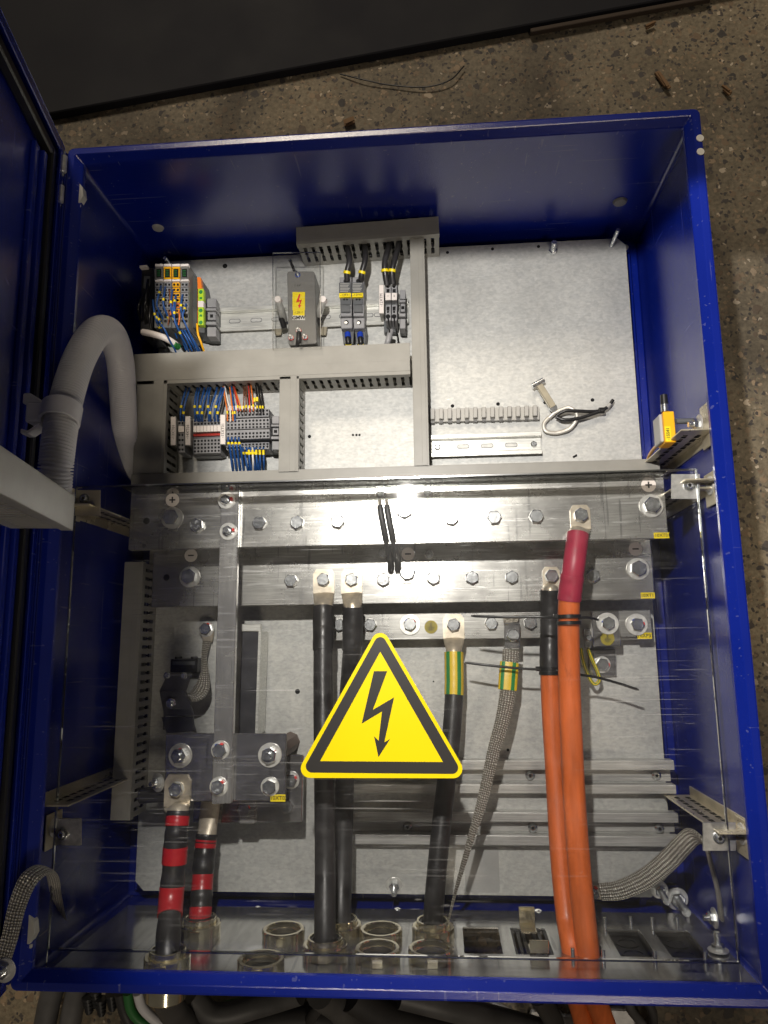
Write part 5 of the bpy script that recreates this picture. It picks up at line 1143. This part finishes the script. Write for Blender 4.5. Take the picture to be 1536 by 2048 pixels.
# small terminal strip: build one block of each kind, then copy
def copy_tree(o, parent=None):
    c = o.copy(); COL.objects.link(c)
    if parent: c.parent = parent
    for ch in list(o.children): copy_tree(ch, c)
    return c
def sockets(um, rows, z, mbx, w_=2.1, round_=()):
    for r_, v in enumerate(rows):
        if r_ in round_: c = P(um,v,z); mbx.cyl((c.x,c.y,z), (0,0,1), .0017, .0004, 10)
        else: mbx.pq([(um-w_,v-w_),(um+w_,v-w_),(um+w_,v+w_),(um-w_,v+w_)], z+.0004, z)
def blockA(u0, u1):
    t = thing('terminal_block', 'first from the left of eight slim grey terminals with white tag and red bridge', 'terminal block', P(u0,870,ZP), 'slim terminals with white tags and red bridges')
    z1=.088; mb = MB(); mb.pq([(u0,838),(u1-.3,838),(u1-.3,852),(u0,852)], z1, ZP+.006); mb.pq([(u0,878),(u1-.3,878),(u1-.3,907),(u0,907)], z1-.006, ZP+.006); mb.pq([(u0,852),(u1-.3,852),(u1-.3,878),(u0,878)], z1-.010, ZP+.006); mb.pq([(u0,907),(u1-.3,907),(u1-.3,913),(u0,913)], z1-.02, ZP+.006); obj('case', mb, GREY, t)
    mb = MB(); mb.pq([(u0+.3,852),(u1-.6,852),(u1-.6,864),(u0+.3,864)], z1+.001, z1-.012); obj('tag', mb, PAPER, t)
    mb = MB(); mb.pq([(u0,868),(u1,868),(u1,872),(u0,872)], z1-.004, z1-.012); obj('red_bridge', mb, REDW, t)
    mb = MB(); um = (u0+u1)/2; sockets(um, (842,848), z1, mb, 1.9, (0,)); sockets(um, (882,889,896,903), z1-.006, mb, 2.0, (1,3)); obj('socket', mb, HOLE, t)
    return t
A0 = blockA(386.5,393.4); dx = (P(441,870,.088)-P(386.5,870,.088)).x/8
for i in range(1,8): c = copy_tree(A0); c.location.x += dx*i; c['label'] = ORD[i]+' from the left of eight slim grey terminals with white tag and red bridge'
def blockB(u0, u1):
    t = thing('terminal_block', 'first from the left of twelve slim multi level terminals with many sockets', 'terminal block', P(u0,860,ZP), 'slim multi level terminals in the right half of the strip')
    z1=.098; mb = MB(); 
    for a,b_,z in ((820,836,z1-.012),(838.5,859,z1),(861,879,z1),(887,900,z1-.012)): mb.pq([(u0,a),(u1-.3,a),(u1-.3,b_),(u0,b_)], z, ZP+.006)
    for a,b_,z in ((836,838.5,z1-.02),(859,861,z1-.01),(879,887,z1-.026)): mb.pq([(u0,a),(u1-.3,a),(u1-.3,b_),(u0,b_)], z, ZP+.006)
    obj('case', mb, GREY, t); mb = MB(); um = (u0+u1)/2
    sockets(um, (824,831), z1-.012, mb, 2.0, (0,)); sockets(um, (843,850,856), z1, mb, 1.9, (0,)); sockets(um, (868,875), z1, mb, 2.0, (1,)); sockets(um, (890.5,896), z1-.012, mb, 1.9, (1,)); obj('socket', mb, HOLE, t)
    return t
B0 = blockB(453,460.2); dx = (P(539,860,.098)-P(453,860,.098)).x/12
for i in range(1,12): c = copy_tree(B0); c.location.x += dx*i; c['label'] = ORD[i]+' from the left of twelve slim multi level terminals with many sockets'
t = thing('terminal_block', 'two slim grey terminals in shade between the first two label holders', 'terminal block', P(356,870,ZP))
mb = MB(); mb.pq([(355,842),(369,842),(369,905),(355,905)], .086, ZP+.006); obj('case', mb, GREY, t, bevel=.0005)
mb = MB(); mb.pq([(356,852),(368,852),(368,864),(356,864)], .088, .086); obj('tag', mb, PAPER, t)
mb = MB()
for um in (359,365): sockets(um, (846,870,880,890,899), .086, mb, 2.0, (1,3))
obj('socket', mb, HOLE, t)
mb = MB(); mb.pq([(456,812),(512,811),(512,819),(456,820)], .084, .078); obj('marker_strip', mb, PAPER, label='pale blank marker strip along the top of the multi level terminals', cat='label strip')
# wires of the small strip
g1 = 'blue wires above the terminals with red bridges'
for i, (u, ub) in enumerate(((388,391),(393,396),(402,400),(409,405),(414,418),(427,421),(436,430),(441,436),(365,362),(372,368))):
    wire((ORD[i]+' of eight blue sleeved wires rising above the red bridged terminals' if i < 8 else ('left' if i == 8 else 'right')+' of two blue wires above the two shaded terminals'), [(ub,842,.092),(ub-1,828,.102),((u+ub)/2,808,.103),(u+4,788,.095),(u+7,776,.085)], .0016, BLUEW, g1, (.33 if i%2 else .45,))
for i in range(8):
    u = 456+i*7.2 if i < 4 else 478+(i-3)*7.5; ze = .10 if i<4 else .088; v0 = 876 if i < 4 else 896
    wire(ORD[i]+' from the left of eight blue sleeved wires hanging below the multi level terminals', [(u,v0,ze),(u+1,v0+10,ze+.01),(u+4,(v0+920)/2,ze+.008),(u+8,930,.09),(u+10,942,.08)], .0016, BLUEW, 'blue wires below the multi level terminals', (.32,))
for i in range(5):
    u = 498+i*7.2; m_ = WHW if i == 1 else BLUEW
    wire(('white' if i==1 else ORD[i]+' blue')+' wire with double yellow sleeve at the lower right of the strip', [(u,896,.088),(u,905,.098),(u+1,925,.095),(u+1,942,.08)], .0015, m_, 'white wire below the strip' if i==1 else 'blue wires with double sleeves below the strip', (.3,.42))
ups = [(447,775,455,842,ORW,'orange'),(450,775,461,843,WHW,'white'),(460,778,466,842,ORW,'orange'),(463,776,470,842,BLUEW,'blue'),(468,776,476,822,REDW,'red'),(470,780,481,822,ORW,'orange'),(488,776,488,824,BRW,'brown'),(492,775,493,822,BRW,'brown'),(497,774,500,824,REDW,'red'),(502,772,507,822,ORW,'orange'),(512,775,515,824,BLACK,'black'),(517,776,521,824,BLACK,'black'),(522,776,526,824,BLACK,'black')]
for ui,(u0,v0,u1,v1,m_,cn) in enumerate(ups):
    wire(cn+' thin wire, '+ORD[min(ui,11)]+(' ' if ui<12 else ' and last ')+'of the wires fanning up from the multi level terminals', [(u1,v1,.1),(u1-1,(v0+v1)/2+10,.105),((u0+u1)/2,(v0+v1)/2-6,.1),(u0,v0,.085),(u0-2,v0-8,.075)], .0011, m_, cn+' wires above the multi level terminals', (.22,) if cn != 'white' else ())
mb = MB(); mb.pq([(507,795),(511,795),(511,803),(507,803)], .108, .104); mb.pq([(512,794),(516,794),(516,802),(512,802)], .108, .104); obj('marker_sleeve', mb, YEL, label='pair of larger yellow wire markers above the right end of the strip', cat='wire marker')

# ================================================================ BARE PLATE AREA
t = thing('comb_block', 'pale grey plastic comb of thirteen teeth on the bare plate', 'comb block', P(970,830,ZP))
zc2 = .058
mb = MB(); mb.pq([(861,818),(1078,813),(1079,839),(861,844)], zc2-.004, ZP+.001); obj('spine', mb, LTGREY, t, bevel=.0005)
for i in range(13):
    u = 861+i*17.1; v = 817-i*.57; mb = MB(); mb.pq([(u,v),(u+8.5,v-.2),(u+8.5,v+21),(u,v+21.3)], zc2+.004, ZP+.001); o = obj('tooth', mb, LTGREY, t, bevel=.0008)
    mb = MB(); mb.pq([(u+.5,v+24),(u+8,v+24),(u+8,v+29),(u+.5,v+29)], zc2-.003, ZP+.001); obj('tooth_foot', mb, DEVGREY, o)
t = thing('lever_key', 'small metal lever with an oval ring lying on the bare plate', 'key', P(1090,810,ZP))
mb = MB(); A1 = P(1078,770,.055); B1 = P(1106,815,.055); dv_ = (B1-A1).normalized(); nv = Vector((-dv_.y,dv_.x,0)); mb.obox((A1+B1)/2, dv_, nv, (0,0,1), (B1-A1).length/2, .0048, .004); obj('arm', mb, CHROM, t, bevel=.0008)
mb = MB(); c = P(1076,766,.058); mb.cyl(c-nv*.010, nv, .0042, .020, 14); obj('pin', mb, ZINC, t); 
mb = MB(); c = P(1106,816,.055); mb.cyl((c.x,c.y,.054), (0,0,1), .0058, .004, 20); obj('rivet', mb, ZINC, t)
mb = MB(); mb.tube(path([(1098,835,.05),(1088,848,.05),(1092,862,.05),(1112,866,.05),(1138,858,.052),(1152,840,.055),(1152,826,.057),(1140,816,.057),(1128,818,.056),(1110,826,.054),(1098,836,.052)], 8), .0032, .002, n=12, side=(0,1,0)); obj('ring', mb, metal('worn_white_steel',(.62,.60,.55),.45,(1,1,1),60,.4,False), t)
for lab, pp in (('upper strand of the black cord loop tied to the lever ring',[(1112,832,.056),(1130,822,.060),(1155,822,.060),(1185,823,.058),(1205,820,.056),(1218,811,.055),(1226,800,.054)]),('lower strand of the black cord loop tied to the lever ring',[(1112,834,.056),(1130,840,.058),(1160,836,.058),(1185,828,.058),(1202,822,.058)])):
    t = thing('cord', lab, 'cord', P(*pp[0]), 'black cord loop on the lever'); pts = path(pp, 8); mb = MB(); mb.tube(pts, .0026, n=10); obj('strand', mb, BLACK, t)
    if len(pp) > 5:
        mb = MB(); mb.tube(pts[-12:], [.0027]*6+[.0016]*6, n=10); obj('bare_tip', mb, LTGREY, t)
        mb = MB(); c = P(1203,821,.058); mb.cyl(c-Vector((.004,0,0)), (1,0,0), .0046, .008, 14); obj('knot', mb, BLACK, t)

# ================================================================ HOSE
hp = [(108,990,.37),(112,930,.38),(121,860,.375),(135,790,.36),(160,715,.34),(193,665,.315),(222,668,.27),(240,720,.215),(246,800,.16),(250,880,.105),(252,925,.075),(250,960,.055)]
pts = catmull([P(*p) for p in hp], 40); t = thing('corrugated_hose', 'pale grey corrugated hose looping from the door into the cabinet', 'hose', P(250,950,ZP))
# resample evenly
out = [pts[0]]; acc_ = 0; step = .0006
for a, b in zip(pts, pts[1:]):
    seg = (b-a).length
    while acc_+seg >= step:
        tt = (step-acc_)/seg; a = a.lerp(b, tt); out.append(a); seg = (b-a).length; acc_ = 0
    acc_ += seg
rad = [.0174+(.0007 if i % 6 in (0,1,2) else -.0028) for i in range(len(out))]
rad = [r*(1-.35*max(0,(i/len(rad)-.93)/.07)) for i, r in enumerate(rad)]
mb = MB(); mb.tube(out, rad, n=28); obj('corrugated_tube', mb, HOSE, t)
ca = P(122,828,.375); dr = (P(125,815,.37)-P(119,845,.376)).normalized()
t = thing('hose_clip', 'pale plastic clip clamping the hose to the door edge', 'clip', ca)
mb = MB(); mb.ring(ca-dr*.011, dr, .0215, .0188, .022, 36); obj('band', mb, HOSE, t)
wx = ca.x-.045
mb = MB(); mb.box(wx+.008,ca.x-.018,ca.y-.010,ca.y+.012,ca.z-.012,ca.z+.008); obj('saddle', mb, HOSE, t, bevel=.002)
for s in (-1,1): mb = MB(); mb.prism([(wx+.004,ca.y+s*.014-.003),(wx+.012,ca.y+s*.016-.004),(wx+.026,ca.y+s*.010),(wx+.026,ca.y+s*.014),(wx+.012,ca.y+s*.023),(wx+.004,ca.y+s*.023)], ca.z-.010, ca.z+.008); obj('wing', mb, HOSE, t, bevel=.0012)

# ================================================================ CABLES OUTSIDE THE BOTTOM WALL
def outc(label, pp, r, m_, grp='cables lying outside the bottom wall'):
    pts = catmull([(P(*p)) for p in pp], 8); t = thing('loose_cable', label, 'cable', pts[0], grp); mb = MB(); mb.tube(pts, r, n=16); obj('jacket', mb, m_, t)
outc('left of two straight dark grey cables on the floor below the rim', [(112,1960,.02),(100,2000,.01),(88,2060,0),(80,2120,-.005)], .0155, CABGREY)
outc('right of two straight dark grey cables on the floor below the rim', [(160,1960,.02),(150,2000,.01),(138,2060,0),(130,2120,-.005)], .0150, CABGREY)
for i,(u,v) in enumerate(((175,2012),(200,2016),(222,2006),(190,2000))):
    t = thing('rubber_foot', 'ribbed black rubber spout below the rim, '+('leftmost','middle front','right','middle back')[i]+' of four', 'rubber spout', P(u,v,0), 'ribbed black rubber spouts'); mb = MB(); c = P(u,v,.02)
    for k in range(4): mb.cyl((c.x,c.y-.006*k+.012,c.z-.002*k), (0,-1,-.2), .0085-.0008*k, .0035, 16); mb.cyl((c.x,c.y-.006*k+.0085,c.z-.002*k), (0,-1,-.2), .006-.0006*k, .0028, 14)
    obj('bellows', mb, BLACK, t)
GREENC = mat('green_jacket',(.03,.16,.04),.45); DKG = vary(mat('black_outer_jacket',(.03,.03,.03),.5),(.032,.03,.03),.3,20,bump=.2,bscale=30)
outs = [('green cable curving under the rim at the left',[(255,1985,.05),(262,2020,.04),(285,2045,.03),(330,2062,.02)],.0065,GREENC),
 ('pale grey cable curving under the rim beside the green one',[(275,1985,.06),(285,2015,.05),(310,2040,.04),(340,2060,.03)],.0065,HOSE),
 ('black cable left of the green one under the rim',[(240,1985,.04),(248,2020,.03),(262,2055,.02),(262,2100,.0)],.008,DKG),
 ('thick black cable leaving the front left gland outside',[(330,1985,.19),(345,2020,.13),(372,2055,.08),(400,2110,.03)],.017,CABGREY),
 ('thick grey cable bending right below the rim',[(380,1990,.08),(430,2030,.06),(520,2010,.05),(600,1985,.06)],.015,CABGREY),
 ('green cable lying across between the grey cables',[(385,2042,.02),(420,2028,.03),(470,2012,.035),(540,2000,.03)],.009,GREENC),
 ('dark cable at the lower edge of the picture running right',[(400,2062,.03),(500,2046,.03),(600,2034,.03),(700,2050,.03)],.018,DKG),
 ('arched black cable in the middle below the rim',[(615,2070,.02),(625,2030,.05),(650,2000,.07),(655,1970,.08)],.008,DKG),
 ('big grey cable curling down from the middle glands',[(640,1985,.15),(680,2015,.10),(710,2050,.06),(780,2090,.02)],.018,CABGREY),
 ('wide dark cable sweeping right under the rim',[(700,1990,.12),(770,2030,.09),(860,2052,.06),(960,2062,.03)],.019,DKG),
 ('grey cable crossing above the dark one right of the middle',[(800,1990,.10),(880,2010,.09),(980,2036,.06),(1080,2062,.03)],.016,CABGREY),
 ('second green cable low in the middle',[(760,2062,.02),(860,2044,.02),(940,2040,.01),(1010,2062,.0)],.006,GREENC),
 ('black cable just left of the orange pair outside',[(1075,1990,.09),(1095,2020,.06),(1110,2050,.04),(1120,2090,.02)],.013,DKG),
 ('slim dark cable right of the orange pair outside',[(1290,1995,.03),(1305,2025,.02),(1306,2060,.0),(1300,2090,-.005)],.006,DKG),
 ('second slim grey cable right of the orange pair outside',[(1255,1995,.05),(1262,2020,.04),(1285,2050,.02),(1300,2090,.0)],.006,CABGREY)]
for lab, pp, r, m_ in outs: outc(lab, pp, r, m_)
t = thing('outer_gland', 'bright nickel gland body outside below the front left cable', 'cable gland', P(330,2000,.17))
g = GC['A']; mb = MB()
mb.ring((g.x,-.5005,g.z), (0,-1,0), .026, .0165, .014, 40, flats=6); mb.ring((g.x,-.5145,g.z), (0,-1,0), .022, .0165, .014, 40); obj('body', mb, NICK, t)
for i, (u, v) in enumerate(((1090,2040),(1240,2040),(1160,2055),(990,2035),(870,2030))):
    mb = MB(); c = P(u,v,-.010); pts_ = [(c.x+.03*math.cos(q)*random.uniform(.6,1.1), c.y+.018*math.sin(q)*random.uniform(.6,1.1)) for q in [j*math.pi/4 for j in range(8)]]; mb.prism(pts_, -.0195, -.012+.004*(i%2))
    obj('crumpled_wrapper', mb, vary(mat('plastic_film',(.35,.34,.33),.35),(.35,.34,.33),.6,35,bump=.8,bscale=40), label=('crumpled white wrapper left of the orange pair','crumpled white wrapper right of the orange pair','crumpled white wrapper between the orange cables and the picture edge','pale torn wrapper under the grey cables','small pale wrapper in the middle under the cables')[i], cat='wrapper', bevel=.002)
